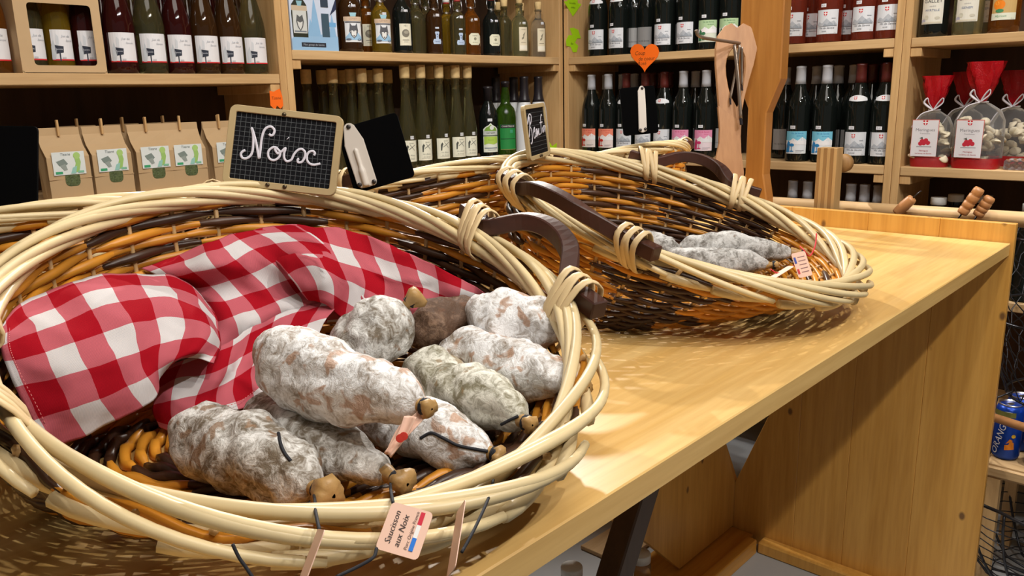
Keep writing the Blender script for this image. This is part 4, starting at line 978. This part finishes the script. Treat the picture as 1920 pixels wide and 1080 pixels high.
t3, _, _, _ = slate('clip_sign', 'plain black board standing behind the left side of the near basket', at(-70,236,D3), at(68,237,D3), at(-64,400,D3), 0)
DB = 1.40
tb, mpb, wb, hb_ = slate('chalk_sign', 'ruled slate with white script, seen at a slant above the baskets', at(983,199,1.40), at(1022,193,1.50), at(988,303,1.40), .0075, lines=11)
ob_, exb, eyb, ezb, _, _ = board_frame(at(983,199,1.40), at(1022,193,1.50), at(988,303,1.40))
Qb = lambda L: [onboard(x, y, 8.31, 970, 180, ob_, exb, eyb, ezb, .0011) for x, y in L]
stroke(tb, Qb([(180,690),(168,670),(180,600),(185,450),(175,330),(160,400),(150,440),(160,330),(180,285),(205,310),(205,400),(185,470),(210,520),(222,600),(225,700),(215,745),(205,735)]), .0014, ob_, ezb)
stroke(tb, Qb([(240,580),(262,540),(258,490),(245,540),(248,610),(262,660),(285,600),(300,520),(285,530),(280,600),(295,630),(308,540),(312,620),(325,510),(330,600),(350,590)]), .0012, ob_, ezb)
stroke(tb, Qb([(372,310),(362,290),(355,360),(360,470),(365,590)]), .0012, ob_, ezb); stroke(tb, Qb([(340,420),(380,405)]), .0012, ob_, ezb)
stroke(tb, Qb([(395,480),(382,520),(392,570),(405,510),(395,480),(415,470),(420,560),(425,470),(438,465)]), .0012, ob_, ezb); stroke(tb, Qb([(428,350),(436,440),(448,560)]), .0012, ob_, ezb); stroke(tb, Qb([(420,400),(446,385)]), .0012, ob_, ezb)
for x in (-.004,.004): rivet(tb, mpb, x, -hb_/2+.0045)
D4 = 1.76
t4, _, _, _ = slate('clip_sign', 'plain black board with upright pale clip above the far wicker rim', at(1163,166,D4), at(1229,160,D4), at(1167,255,D4), 0)
clip(t4, [(1195,172),(1199,163),(1204,162),(1208,168),(1210,200),(1212,246),(1204,250),(1197,247)], D4, [(1203,167),(1200,245),(1209,243)])

# ------------------------------------------------------------------ sausage tags on strings
M_card = plain('pink_card', srgb(236,196,176), .5, var=.06, scale=25)
def card(label, A, B, C_, name='sausage_tag'):
    """A = corner, B = along the text, C_ = down the card"""
    t = thing(name, label, 'tag', tuple((B+C_)/2)); ex = (B-A); ey = (C_-A); w_, h = ex.length, ey.length; ex.normalize(); ey = (ey-ex*ey.dot(ex)).normalized(); ez = ey.cross(ex)
    pts = [(x+w_/2, y+h/2) for x, y in rrect(w_, h, .003, 3)]
    MB().prism(pts, .0006, A, ex, ey, -ez).build('card', M_card, t)
    return t, (lambda x, y, o: A+ex*x+ey*y+ez*o), w_, h
tt, f, cw, ch = card('pink sausage tag printed with a small tricolour, hanging over the basket lip', at(703,1028,.528), at(736,940,.546), at(765,1082,.518))
P = Print(lambda x, y, o: f(x, -y, o))
P.text('Saucisson', cw*.50, -ch*.22, .0058, (60,50,50), .25); P.text('aux Noix', cw*.47, -ch*.44, .0058, (60,50,50), .25); P.text('Porc Origine France', cw*.53, -ch*.66, .0032, (90,70,66), .2)
for k, c in enumerate(((30,120,220),(240,240,240),(206,30,60))): P.rect(cw*(.27+.27*k), -ch*.78, cw*.27, ch*.10, c)
for c, bb in P.m.items(): bb.build('print', ink(c), tt)
MB().tube(catmull([at(735,888,.71), at(732,905,.675), at(733,920,.59), at(737,943,.547)], 6), .0012, 6).build('string', M_string, tt, smooth=True)
MB().tube(catmull([at(706,1028,.528), at(700,1045,.522), at(672,1062,.518), at(630,1082,.512)], 6), .0012, 6).build('string', M_string, tt, smooth=True)
t5, f5, _, _ = card('pink sausage tag seen edge-on at the front of the lip', at(597,992,.516), at(562,1086,.505), at(609,997,.48))
MB().tube(catmull([at(583,905,.70), at(590,935,.62), at(591,955,.55), at(599,995,.515)], 6), .0012, 6).build('string', M_string, t5, smooth=True)
t6, f6, _, _ = card('pink sausage tag seen almost edge-on beside the last string', at(858,960,.565), at(838,1086,.535), at(869,963,.543))
MB().tube(catmull([at(920,850,.745), at(927,875,.69), at(920,922,.60), at(893,985,.55), at(866,1035,.522)], 7), .0012, 6).build('string', M_string, t6, smooth=True)
t7 = thing('sausage_tag', 'rolled pink sausage tag with a red spot, standing against the sausage tips', 'tag', tuple(at(755,810,.70)))
def roll(pts, D0, D1, name):
    a, b_ = pts; c = catmull([at(x, y, D0+(D1-D0)*i/(len(a)-1)) for i, (x, y) in enumerate(a)], 5); d = catmull([at(x, y, D0+(D1-D0)*i/(len(b_)-1)-.004) for i, (x, y) in enumerate(b_)], 5)
    mid = [(p+q)/2+CF*.004 for p, q in zip(c, d)]
    G = [[p, (p+m_)/2+CF*.001, m_, (m_+q)/2+CF*.001, q] for p, q, m_ in zip(c, d, mid)]
    o = MB().grid(G).build(name, M_card, t7, smooth=True); sd = o.modifiers.new('thickness', 'SOLIDIFY'); sd.thickness = .0005
roll(([(722,852),(748,800),(780,775),(798,750)],[(732,858),(762,820),(790,790),(810,768)]), .655, .675, 'card')
roll(([(720,850),(745,815),(758,780)],[(731,857),(763,815),(780,782)]), .652, .66, 'card_fold')
for k, (x, y) in enumerate(((750,822),(757,818))):
    MB().lathe([(.0035,0),(.0033,.0004),(.0002,.0005)], 12, at(x, y, .648), Matrix((CR, -CU, -CF)).transposed()).build('red_spot', ink((206,60,50)), t7)
MB().tube(catmull([at(776,735,.745), at(782,748,.71), at(790,757,.69), at(808,756,.675), at(812,766,.675)], 5), .0016, 6).build('string', M_string, t7, smooth=True)
for pts, lb, D in (([(436,1020),(448,1045),(462,1065),(476,1086)],'dark loose string end hanging below the front of the basket lip',.50),):
    s_ = thing('string_end', lb, 'string', tuple(at(*pts[0], D))); MB().tube(catmull([at(*q, D) for q in pts], 5), .0012, 6).build('string', M_string, s_, smooth=True)
# strings lying along sausages
from mathutils.bvhtree import BVHTree
def surf(ow, pts):
    c = ow.children[0]; me = c.data; tr = BVHTree.FromPolygons([v.co+ow.location for v in me.vertices], [tuple(p.vertices) for p in me.polygons]); out = []
    for q in catmull([Vector((x, y, 0)) for x, y in pts], 6):
        d = ray(q.x, q.y); h = tr.ray_cast(CAM, d.normalized())
        if h[0]: out.append(h[0]-d*.0006)
    return out
for ow, pts in ((SD,[(788,822),(808,812),(828,820),(858,835),(890,842),(914,846)]),(SB,[(522,812),(526,832),(534,850),(545,864)]),(SE,[(940,796),(955,788),(972,780)]),(SC,[(690,770),(700,800),(706,830)])):
    c = surf(ow, pts)
    if len(c) > 2: MB().tube(c, .0015, 6).build('string', M_string, ow, smooth=True)
# far basket tags
t8, f8, w8, h8 = card('small printed pink tag standing at the tips in the far basket', at(1483,476,1.34), at(1509,470,1.34), at(1485,523,1.33))
P = Print(lambda x, y, o: f8(x, -y, o))
for k in range(5): P.rect(w8*.6, -h8*(.2+.15*k), w8*.5, h8*.03, (150,110,110))
P.rect(w8*.14, -h8*.3, w8*.14, h8*.25, (60,80,170)); P.rect(w8*.14, -h8*.75, w8*.14, h8*.2, (206,50,60))
for c, bb in P.m.items(): bb.build('print', ink(c), t8)
MB().tube(catmull([at(1500,462,1.37), at(1508,470,1.345), at(1518,480,1.36), at(1528,462,1.38), at(1531,438,1.40)], 6), .0012, 6).build('string', M_red, t8, smooth=True)
t9, f9, _, _ = card('small pink tag lying flat at the tips in the far basket', at(1442,520,1.34), at(1478,498,1.35), at(1446,525,1.325))
MB().tube(catmull([at(1445,505,1.35), at(1460,512,1.34), at(1485,500,1.345), at(1498,490,1.36)], 6), .0011, 6).build('string', M_red, t9, smooth=True)

# ------------------------------------------------------------------ notes stuck on the shelves
def note(label, pts, plane, c, col, t_=.0008, lines=()):
    pr = (lambda q: on_x(q[0], q[1], XF-.0012)) if plane == 'X' else (lambda q: on_y(q[0], q[1], c))
    V = [pr(q) for q in pts]; ctr = sum(V, Vector())/len(V); n = len(V); nv = Vector((-1,0,0)) if plane == 'X' else Vector((0,-1,0))
    t = thing('paper_note', label, 'note', tuple(ctr))
    MB().add(V+[v+nv*t_ for v in V], [tuple(range(n)), tuple(range(2*n-1,n-1,-1))]+[(i,(i+1)%n,(i+1)%n+n,i+n) for i in range(n)]).build('paper', col, t)
    for s, (px, py), size in lines:
        o = pr((px, py))+nv*(t_+.0004); ex = Vector((0,-1,0)) if plane == 'X' else Vector((1,0,0)); Vt, Ft = text_polys(s, size, .2)
        MB().add([o+ex*x+Vector((0,0,y)) for x, y in Vt], Ft).build('handwriting', ink((110,60,20) if 'orange' in col.name else (70,90,20)), t)
    return t
M_nor = plain('orange_note_paper', srgb(255,112,20), .6, var=.02); M_ngr = plain('lime_note_paper', srgb(176,226,24), .6, var=.02)
hp = []
for k in range(28):
    a = 2*PI*k/28; x = 16*math.sin(a)**3; y = 13*math.cos(a)-5*math.cos(2*a)-2*math.cos(3*a)-math.cos(4*a); hp.append((1209+x*27/16, 110-(y+2.5)*27/14.5-1))
note('orange heart-shaped note with handwriting on the wine shelf edge', hp, 'X', 0, M_nor, lines=(('Coup',(1200,100),.020),('de coeur',(1212,110),.019),('Rosé',(1204,119),.018)))
UY = 2.0605
note('lime arrow-shaped note at the top of the corner upright', [(1064,-6),(1064,2),(1057,3),(1074,31),(1090,8),(1083,6),(1083,-6)], 'Y', UY, M_ngr, lines=(('bouteilles',(1073,6),.010),('cadeau',(1074,14),.010)))
note('lime butterfly-shaped note below the arrow on the corner upright', [(1068,53),(1075,52),(1084,56),(1089,72),(1082,72),(1078,80),(1084,86),(1081,98),(1074,98),(1070,88),(1062,86),(1061,76),(1066,66),(1073,66)], 'Y', UY, M_ngr, lines=(('Bio',(1072,82),.012),))
st = []
for k in range(18): r = 22 if k % 2 else 13; st.append((1033+r*math.cos(2*PI*k/18), 287+r*math.sin(2*PI*k/18)))
stp = note('lime star-shaped note low at the corner behind the ruled slate', st, 'Y', 2.083, M_ngr)
note('orange note on the upright above the gridded slate', [(505,170),(513,172),(524,166),(529,180),(531,198),(526,204),(519,198),(516,206),(507,198)], 'Y', 2.0835, M_nor, lines=(('Tisane',(517,184),.012),))

# ------------------------------------------------------------------ gift carton, kraft bags, printed box
M_kraft = plain('kraft_card', srgb(194,164,124), .75, var=.05, scale=30); M_kraft2 = plain('kraft_paper', srgb(188,158,118), .7, var=.07, scale=14, bump=.2)
ct = thing('gift_carton', 'kraft gift carton with a window showing three juice bottles', 'box', (.76,2.10,ZL[0]))
x0, x1, y0, y1, z0, z1 = .668, .851, 2.098, 2.205, ZL[0]+.0005, ZL[0]+.30
wx0, wx1, wz0, wz1 = .694, .832, ZL[0]+.018, ZL[0]+.155
R1 = [(x0,z0),(x1,z0),(x1,z1),(x0,z1)]; r2 = [(a+(wx0+wx1)/2, b_+(wz0+wz1)/2) for a, b_ in rrect(wx1-wx0, wz1-wz0, .008, 3)]
b = MB()
R1s = []
for a, b_ in r2:
    dx, dz = a-(wx0+wx1)/2, b_-(wz0+wz1)/2; k_ = max(abs(dx)/((wx1-wx0)/2), abs(dz)/((wz1-wz0)/2)); ux, uz = dx/k_/((wx1-wx0)/2), dz/k_/((wz1-wz0)/2)
    R1s.append(((x0+x1)/2+ux*(x1-x0)/2, (z0+z1)/2+uz*(z1-z0)/2))
n = len(r2); V = []
for yy in (y0, y0+.0015): V += [(a, yy, c) for a, c in R1s]+[(a, yy, c) for a, c in r2]
F_ = []
for i in range(n): j = (i+1) % n; F_ += [(i,j,n+j,n+i),(2*n+j,2*n+i,3*n+i,3*n+j),(n+i,n+j,3*n+j,3*n+i)]
b.add(V, F_).build('front_panel', M_kraft, ct)
MB().box(x0-.0015,x0,y0,y1,z0,z1).build('side_panel', M_kraft, ct); MB().box(x1,x1+.0015,y0,y1,z0,z1).build('side_panel', M_kraft, ct)
MB().box(x0,x1,y1-.0015,y1,z0,z1).build('rear_panel', M_kraft, ct); MB().box(x0,x1,y0,y1,z0,z0+.0015).build('base_panel', M_kraft, ct)
MB().box(.70,.80,y0-.0004,y0-.0001,ZL[0]+.170,ZL[0]+.19).build('printed_band', ink((206,90,96)), ct)
def kraftbag():
    t = thing('kraft_bag', '', 'bag', (0,0,0)); w_, d, h = .098, .052, .168
    pr = [(0,d,1.0),(.10,d,1.0),(.125,d*.55,1.0),(.150,.006,1.0),(h,.003,1.0)]
    V = []; F_ = []
    for z, dd, k in pr:
        for x, y in ((-.5,-.5),(0,-.5),(.5,-.5),(.5+.0,0),(.5,.5),(0,.5),(-.5,.5),(-.5,0)):
            xx = x*w_*k; yy = y*dd
            if abs(x) == .5 and y == 0 and z > .0: xx *= .90
            if z > .11: yy += .012
            if y == -.5 and x == 0: yy -= .003*(z < .13)
            V.append((xx, yy, z))
    for i in range(len(pr)-1):
        for k in range(8): k2 = (k+1) % 8; F_.append((i*8+k,i*8+k2,i*8+8+k2,i*8+8+k))
    F_ += [tuple(range(7,-1,-1)), tuple(range(len(pr)*8-8,len(pr)*8))]
    MB().add(V, F_).build('paper_bag', M_kraft2, t, .0006, local=True)
    MB().prism([(-w_/2,.0475),(w_/2,.0475),(w_/2,.049),(-w_/2,.049)], .0008, (0,-d/2-.0015,0), (1,0,0), (0,0,1), (0,-1,0)).build('crease', M_kraft, t, local=True)
    f = lambda x, z, o: (x, -d/2-.0034-o, z)
    MB().add([f(x, z, 0) for x, z in rrect(.030,.030,.010,4)] and [f(x+.003, z+.047, -.0003) for x, z in rrect(.034,.034,.011,4)], [tuple(range(20))]).build('window', plain('dried_herbs', srgb(84,96,60), .5, var=.7, scale=260, bump=.8), t, local=True)
    o = MB().add([f(x, z, .0004) for x, z in ((-.038,.058),(.036,.058),(.036,.112),(-.038,.112))], [(0,1,2,3)]).build('label', ink((222,228,226)), t, local=True)
    P = Print(lambda x, z, o_: f(x, z, .0006+o_)); P.text('Tisane', -.008, .106, .009, (110,120,120), .2); P.rect(-.026, .0635, .016, .006, (60,160,110)); P.poly([(-.030,.090),(-.012,.096),(-.004,.084),(-.012,.078),(-.024,.080)], (126,140,134)); P.poly([(-.022,.080),(-.010,.084),(-.006,.070),(-.014,.068)], (150,160,154))
    P.poly([(.006,.062),(.020,.064),(.026,.086),(.022,.106),(.012,.102),(.014,.084)], (156,196,110)); P.disc(.018, .102, .008, (170,206,120)); P.poly([(.0,.060),(.012,.06),(.016,.078),(.006,.074)], (150,200,190)); P.rect(.024, .0635, .014, .005, (130,190,160)); P.build(o)
    pin = MB().box(-.0045,.0005,-.008+.012-.004,.012-.0045,.148,.186).build('clothespin', W_up, t, .0008, local=True, label='small wooden clothespin closing the bag')
    MB().box(.0010,.0050,.012+.004,.012+.009,.150,.184).build('clothespin', W_up, t, .0008, local=True)
    return t
for i, (px, rz) in enumerate(((130,.05),(210,.08),(290,.04),(352,-.04),(424,.1))):
    put('kraftbag', kraftbag, px, 'Y', .045, ZL[1], ('kraft paper tea bag beside the plain black board','kraft paper tea bag, second from the plain black board','kraft paper tea bag in the middle of the five','kraft paper tea bag, the one left of the half-hidden bag','kraft paper tea bag half hidden by the gridded slate')[i], 'kraft tea bags with clothespins', rz)
for i, (px, rz) in enumerate(((165,.1),(248,.15),(322,.1))): put('kraftbag', None, px, 'Y', .16, ZL[1], 'kraft paper bag standing in the dark rear row, %s from the left' % ORD[i], 'kraft tea bags with clothespins', rz)
bl = put('slimk', lambda: liqueur('bare', G_black, SLIM), 6, 'Y', .06, ZL[1], 'bottle whose pale cap shows above the left black board', 'single bottle by the bags')
pb = thing('printed_box', 'pale blue winter gift box printed with a dark wolf-label bottle', 'box', (1.455,2.10,ZM[0]))
bx0, bx1 = 1.374, 1.534; M_box = plain('pale_blue_print', srgb(204,216,236), .5, var=.06, scale=14)
MB().box(bx0,bx1,2.092,2.17,ZM[0]+.0005,ZM[0]+.30).build('carton', M_box, pb, .001)
P = Print(lambda x, z, o: (bx0+x, 2.0915-o, ZM[0]+z)); W_ = bx1-bx0
P.poly([(.0,.03),(.02,.05),(.045,.04),(.07,.06),(.10,.045),(.13,.055),(W_,.04),(W_,.0),(0,0)], (150,190,226))
for x, s in ((.082,1.0),(.066,.6),(.142,.7)): P.poly([(x-.018*s,.04),(x+.018*s,.04),(x+.008*s,.085*s+.02),(x,.15*s),(x-.008*s,.085*s+.02)], (140,184,222))
P.rect(.13, .075, .05, .012, (110,170,220)); P.poly([(W_,.12),(.135,.10),(.15,.13),(W_,.15)], (40,50,80))
P.poly([(.006,.036),(.056,.036),(.058,.10),(.056,.125),(.042,.145),(.036,.19),(.026,.19),(.022,.145),(.006,.125),(.004,.10)], (42,46,34)); P.rect(.031, .078, .046, .062, (206,210,208)); P.rect(.031, .116, .052, .014, (196,180,156)); P.poly([(.022,.136),(.042,.136),(.038,.122),(.026,.122)], (140,186,200))
P.poly([(.031,.052),(.022,.064),(.018,.080),(.022,.098),(.031,.092),(.040,.098),(.044,.080),(.040,.064)], (90,92,94)); P.poly([(.031,.056),(.024,.068),(.022,.080),(.031,.076),(.040,.080),(.038,.068)], (214,216,214)); P.rect(.031, .052, .04, .004, (120,130,140))
P.rect(.118, .072, .026, .066, (60,84,100)); P.rect(.118, .148, .026, .05, (50,64,80)); P.rect(.073, .016, .084, .012, (40,44,56)); P.text('Mon genepi de Savoie', .073, .016, .0082, (170,180,190))
for c, bb in P.m.items(): bb.build('print', ink(c), pb)

# ------------------------------------------------------------------ meringue bags, pretzels
def filmmat(name, col, solid):
    m, nt, b = newmat(name); N = nt.nodes; L = nt.links; tr = N.new('ShaderNodeBsdfTransparent'); mx = N.new('ShaderNodeMixShader'); fr = N.new('ShaderNodeFresnel'); fr.inputs[0].default_value = 1.35
    nz = N.new('ShaderNodeTexNoise'); nz.inputs['Scale'].default_value = 30; nz.inputs['Detail'].default_value = 3; bp = N.new('ShaderNodeBump'); bp.inputs['Strength'].default_value = .6; bp.inputs['Distance'].default_value = .004
    L.new(nz.outputs[0], bp.inputs['Height']); L.new(bp.outputs[0], b.inputs['Normal']); b.inputs['Base Color'].default_value = c4(col); b.inputs['Roughness'].default_value = .08
    ad = N.new('ShaderNodeMath'); ad.operation = 'ADD'; ad.use_clamp = True; ad.inputs[1].default_value = solid; L.new(fr.outputs[0], ad.inputs[0]); tr.inputs[0].default_value = c4([.5+.5*v for v in col])
    L.new(ad.outputs[0], mx.inputs[0]); L.new(tr.outputs[0], mx.inputs[1]); L.new(b.outputs[0], mx.inputs[2]); L.new(mx.outputs[0], nt.nodes['Material Output'].inputs[0]); return m
M_film = filmmat('clear_film', (.9,.9,.9), .05); M_redfilm = filmmat('red_film', srgb(190,14,28), .72)
M_mer = plain('meringue', srgb(238,226,198), .7, var=.05, scale=40); M_rib = plain('white_ribbon', srgb(232,228,236), .35)
def meringue_bag(h=.30, seed=1, w_=.115, labelled=True):
    R = random.Random(seed); t = thing('meringue_bag', '', 'bag', (0,0,0)); d = .075
    def ringpts(z, kx, ky, wob, n=28):
        out = []
        for k in range(n):
            a = 2*PI*k/n; c, s = math.cos(a), math.sin(a); q = .6
            x = math.copysign(abs(c)**q, c)*w_/2*kx; y = math.copysign(abs(s)**q, s)*d/2*ky; wv = 1+wob*math.sin(a*7+seed+z*40)
            out.append((x*wv, y*wv, z))
        return out
    zt = h*.62
    MB().grid([ringpts(z, kx, ky, wb) for z, kx, ky, wb in ((0,.96,.96,0),(.012,1,1,0),(.03,1.01,1.01,.01))], True).build('red_base', M_redfilm, t, local=True, smooth=True)
    MB().grid([ringpts(z, kx, ky, wb) for z, kx, ky, wb in ((.03,1.01,1.01,.01),(h*.3,1.03,1.05,.01),(h*.45,1.0,1.0,.015),(h*.54,.8,.8,.03),(h*.60,.36,.36,.08),(zt,.16,.2,.1))], True).build('clear_side', M_film, t, local=True, smooth=True)
    MB().grid([ringpts(z, kx, ky, wb) for z, kx, ky, wb in ((zt,.14,.2,.1),(zt+.01,.18,.24,.25),(zt+h*.08,.30,.40,.34),(zt+h*.18,.46,.50,.34),(zt+h*.28,.58,.55,.30),(h*.99,.62,.6,.36))], True).build('gathered_top', M_redfilm, t, local=True, smooth=True)
    for k in range(34):
        x, y, z = R.uniform(-.42,.42)*w_, R.uniform(-.36,.36)*d, R.uniform(.02, h*.46)
        if k < 20: y = -.33*d+R.uniform(0,.008)
        M = Matrix.Rotation(R.uniform(-1,1), 3, 'Y') @ Matrix.Rotation(R.uniform(-.9,.9), 3, 'X'); s = R.uniform(.012,.017)
        MB().lathe([(s*.3,-s*.3),(s,-s*.2),(s*1.05,.0),(s*.75,s*.3),(s*.4,s*.5),(.001,s*.75)], 10, (x,y,z), M).build('meringue', M_mer, t, smooth=True, local=True)
    if labelled:
        f = lambda x, z, o: (x-.012, -d/2*1.05-.0015-o, z)
        o = MB().add([f(x,z,0) for x, z in ((-.036,.032),(.034,.030),(.036,.138),(-.036,.138))], [(0,1,2,3)]).build('label', ink((206,110,100)), t, local=True)
        P = Print(f); P.rect(-.0005, .084, .069, .104, (226,224,228)); cross(P, -.001, .129, .013); P.text('Meringues', 0, .108, .0125, (120,116,124), 0); P.text('Framboises', 0, .098, .006, (150,146,152))
        for a, c in ((-.006,.076),(.004,.078),(-.001,.070),(.010,.071),(-.010,.069)): P.disc(a, c, .0062, (196,40,60))
        P.poly([(-.014,.084),(-.006,.088),(-.004,.082)], (70,80,70)); P.rect(0, .060, .04, .0016, (150,146,152)); P.text('Meringues', 0, .048, .006, (180,70,80)); P.text('La ferme de Savoie', 0, .040, .0058, (180,70,80)); P.build(o)
    b = MB(); b.tube([(.019*math.cos(a*PI/8)*.8, .016*math.sin(a*PI/8), zt) for a in range(16)], .0022, 6, closed=True)
    for s in (1, -1): b.tube(catmull([(0,-.016,zt),(s*.012,-.024,zt+.02),(s*.02+.004,-.026,zt+.034),(s*.024,-.026,zt+.020),(0,-.018,zt)], 5), .0022, 5, sx=1.6, sy=.4)
    b.tube(catmull([(0,-.018,zt),(-.03,-.03,zt-.012),(-.052,-.034,zt-.05)], 5), .0018, 5); b.build('ribbon_bow', M_rib, t, smooth=True, local=True)
    return t
mg = 'meringue bags on the right-hand shelf'
put('mer1', lambda: meringue_bag(.265, 2, .105), 1742, 'X', .055, 1.085, 'shorter meringue bag tied with white ribbon, next to the shelf upright', mg, .1)
put('mer2', lambda: meringue_bag(.30, 5, .125), 1828, 'X', .05, 1.085, 'taller meringue bag with wide red top and long white ribbon', mg, -.05)
put('mer3', lambda: meringue_bag(.275, 9, .11, False), 1800, 'X', .17, 1.085, 'meringue bag standing behind the two labelled ones', mg)
put('mer3', None, 1888, 'X', .17, 1.085, 'clear meringue bag peeking out at the far side of the taller one', mg)
pz = thing('pretzel_pack', 'flat pack of brown pretzels beside the taller meringue bag', 'pack', (2.66,.50,1.085), 0)
M_pz = plain('pretzel_brown', srgb(130,74,34), .4, var=.2); b = MB()
for k in range(10):
    y = .515-.018*(k % 5); z = 1.094+.014*(k//5); b.tube(catmull([(2.625,y,z),(2.635,y+.009,z+.003),(2.66,y+.007,z),(2.68,y-.006,z+.003),(2.70,y,z)], 4), .0045, 6)
b.build('pretzels', M_pz, pz, smooth=True)['kind'] = 'stuff'; MB().box(2.62,2.705,.42,.53,1.086,1.113).build('film', M_film, pz, .004)

# ------------------------------------------------------------------ wire baskets and cans beyond the counter end
def wirebasket(label, c, r0, r1, z0, z1, nr, nv, rr=.0016):
    t = thing('wire_basket', label, 'basket', (c[0],c[1],z0))
    for i in range(nr+1):
        u = i/nr; r = r0+(r1-r0)*math.sin(u*PI/2); z = z0+(z1-z0)*u**1.2
        MB().tube([(c[0]+r*math.cos(a*PI/24), c[1]+r*math.sin(a*PI/24), z+.004*math.sin(a*1.3+i)) for a in range(48)], rr*(2.8 if i == nr else 1), 5, closed=True).build('ring_wire' if i < nr else 'rim', M_wire, t, smooth=True)
    for k in range(nv):
        a = 2*PI*k/nv; pts = [(c[0]+.02*math.cos(a), c[1]+.02*math.sin(a), z0)]
        for i in range(9): u = i/8; r = r0+(r1-r0)*math.sin(u*PI/2); pts.append((c[0]+r*math.cos(a), c[1]+r*math.sin(a), z0+(z1-z0)*u**1.2))
        MB().tube(pts, rr*2.2, 5).build('rib', M_wire, t, smooth=True)
    return t
def meshbasket(label, c, r0, r1, z0, z1, n=26, rows=12):
    t = thing('wire_basket', label, 'basket', (c[0],c[1],z0)); pt = lambda a, u: (c[0]+(r0+(r1-r0)*math.sin(u*PI/2))*math.cos(a), c[1]+(r0+(r1-r0)*math.sin(u*PI/2))*math.sin(a), z0+(z1-z0)*u)
    for s in (1, -1):
        for k in range(n):
            a0 = 2*PI*k/n; MB().tube([pt(a0+s*2*PI*i/rows/n*5.0+.06*(i % 2), i/rows) for i in range(rows+1)], .0015, 5).build('mesh_wire', M_wire, t, smooth=True)
    for u in (0, .5, 1): MB().tube([pt(a*PI/24, u) for a in range(48)], .0035, 6, closed=True).build('hoop', M_wire, t, smooth=True)
    return t
meshbasket('black hexagonal wire basket hanging beyond the counter end', (2.42,.26,0), .16, .27, .53, .965)
wirebasket('black wire basket with thick ribs on the floor beyond the counter', (2.36,.25,0), .14, .26, .03, .30, 12, 18)
stool = thing('plank_stand', 'low wooden stand with rounded plank holding the blue cans', 'stand', (2.45,.33,0))
MB().box(2.28,2.58,.02,.43,.315,.352).build('plank', W_shelfY, stool, .008, seg=3)
for x in (2.30,2.55):
    for y in (.05,.40): MB().box(x-.015,x+.015,y-.015,y+.015,0,.3148).build('leg', W_up, stool)
M_can = plain('blue_can', srgb(24,70,176), .3, .4, var=.1); M_alu = plain('brushed_aluminium', (.7,.7,.72), .3, 1)
def can():
    t = thing('drink_can', '', 'can', (0,0,0)); H = .152; Rr = .033
    MB().lathe([(.026,0),(.030,.004),(Rr,.012),(Rr,H-.018),(.0275,H-.004)], 24).build('can_body', M_can, t, smooth=True, local=True)
    MB().lathe([(.0272,H-.005),(.0283,H-.002),(.0275,H),(.0255,H-.001),(.025,H-.004),(.002,H-.0042)], 24).build('lid', M_alu, t, smooth=True, local=True)
    MB().prism([(-.006,-.012),(.006,-.012),(.007,.004),(.003,.010),(-.003,.010),(-.007,.004)], .0012, (0,0,H-.0042)).build('pull_tab', M_alu, t, .0003, local=True)
    P = Print(cylmap(Rr)); P.text('ORANGINA', 0, .075, .024, (236,238,240), .2, 1.35); P.poly([(.012,.030),(.034,.034),(.032,.052),(.024,.058),(.020,.046),(.012,.044)], (240,140,30)); P.poly([(.014,.048),(.022,.062),(.03,.058)], (240,140,30)); P.disc(.030, .07, .005, (240,190,40)); P.rect(0, .128, .06, .014, (120,120,60)); P.build(t.children[0]); return t
PROTO['can'] = can(); first = True
for i, (x, y, lb) in enumerate(((2.36,.395,'blue soft drink can at the near corner of the plank stand'),(2.36,.318,'blue soft drink can second along the plank stand'),(2.36,.241,'blue soft drink can third along the plank stand'),(2.44,.385,'blue soft drink can in the rear row, behind the corner one'),(2.44,.305,'blue soft drink can in the rear row, second along'))):
    if i == 0: PROTO['can'].location = (x,y,.3525); PROTO['can'].rotation_euler = (0,0,-PI/2-.3); tag(PROTO['can'], lb, None, 'blue cans on the plank stand')
    else: dup(PROTO['can'], (x,y,.3525), -PI/2-.3+.2*i, lb, 'blue cans on the plank stand')
bar = thing('wooden_bar', 'thin round wooden bar crossing in front of the blue cans', 'bar', (2.29,.3,.44)); a_, b__ = at(1855,780,2.09), at(1935,806,1.98)
MB().tube([a_+(a_-b__)*.15, b__+(b__-a_)*2], .011, 14).build('rod', W_grip, bar, smooth=True)
for q in (a_+(b__-a_)*.1, b__+(b__-a_)*1.8): MB().tube([q+Vector((0,0,.010)), Vector((q.x+.02,q.y,.54)), Vector((2.42,.26,.0))+Vector((q.x-2.42,q.y-.26,0)).normalized()*.18+Vector((0,0,.56))], .0022, 6).build('wire_hanger', M_wire, bar, smooth=True)
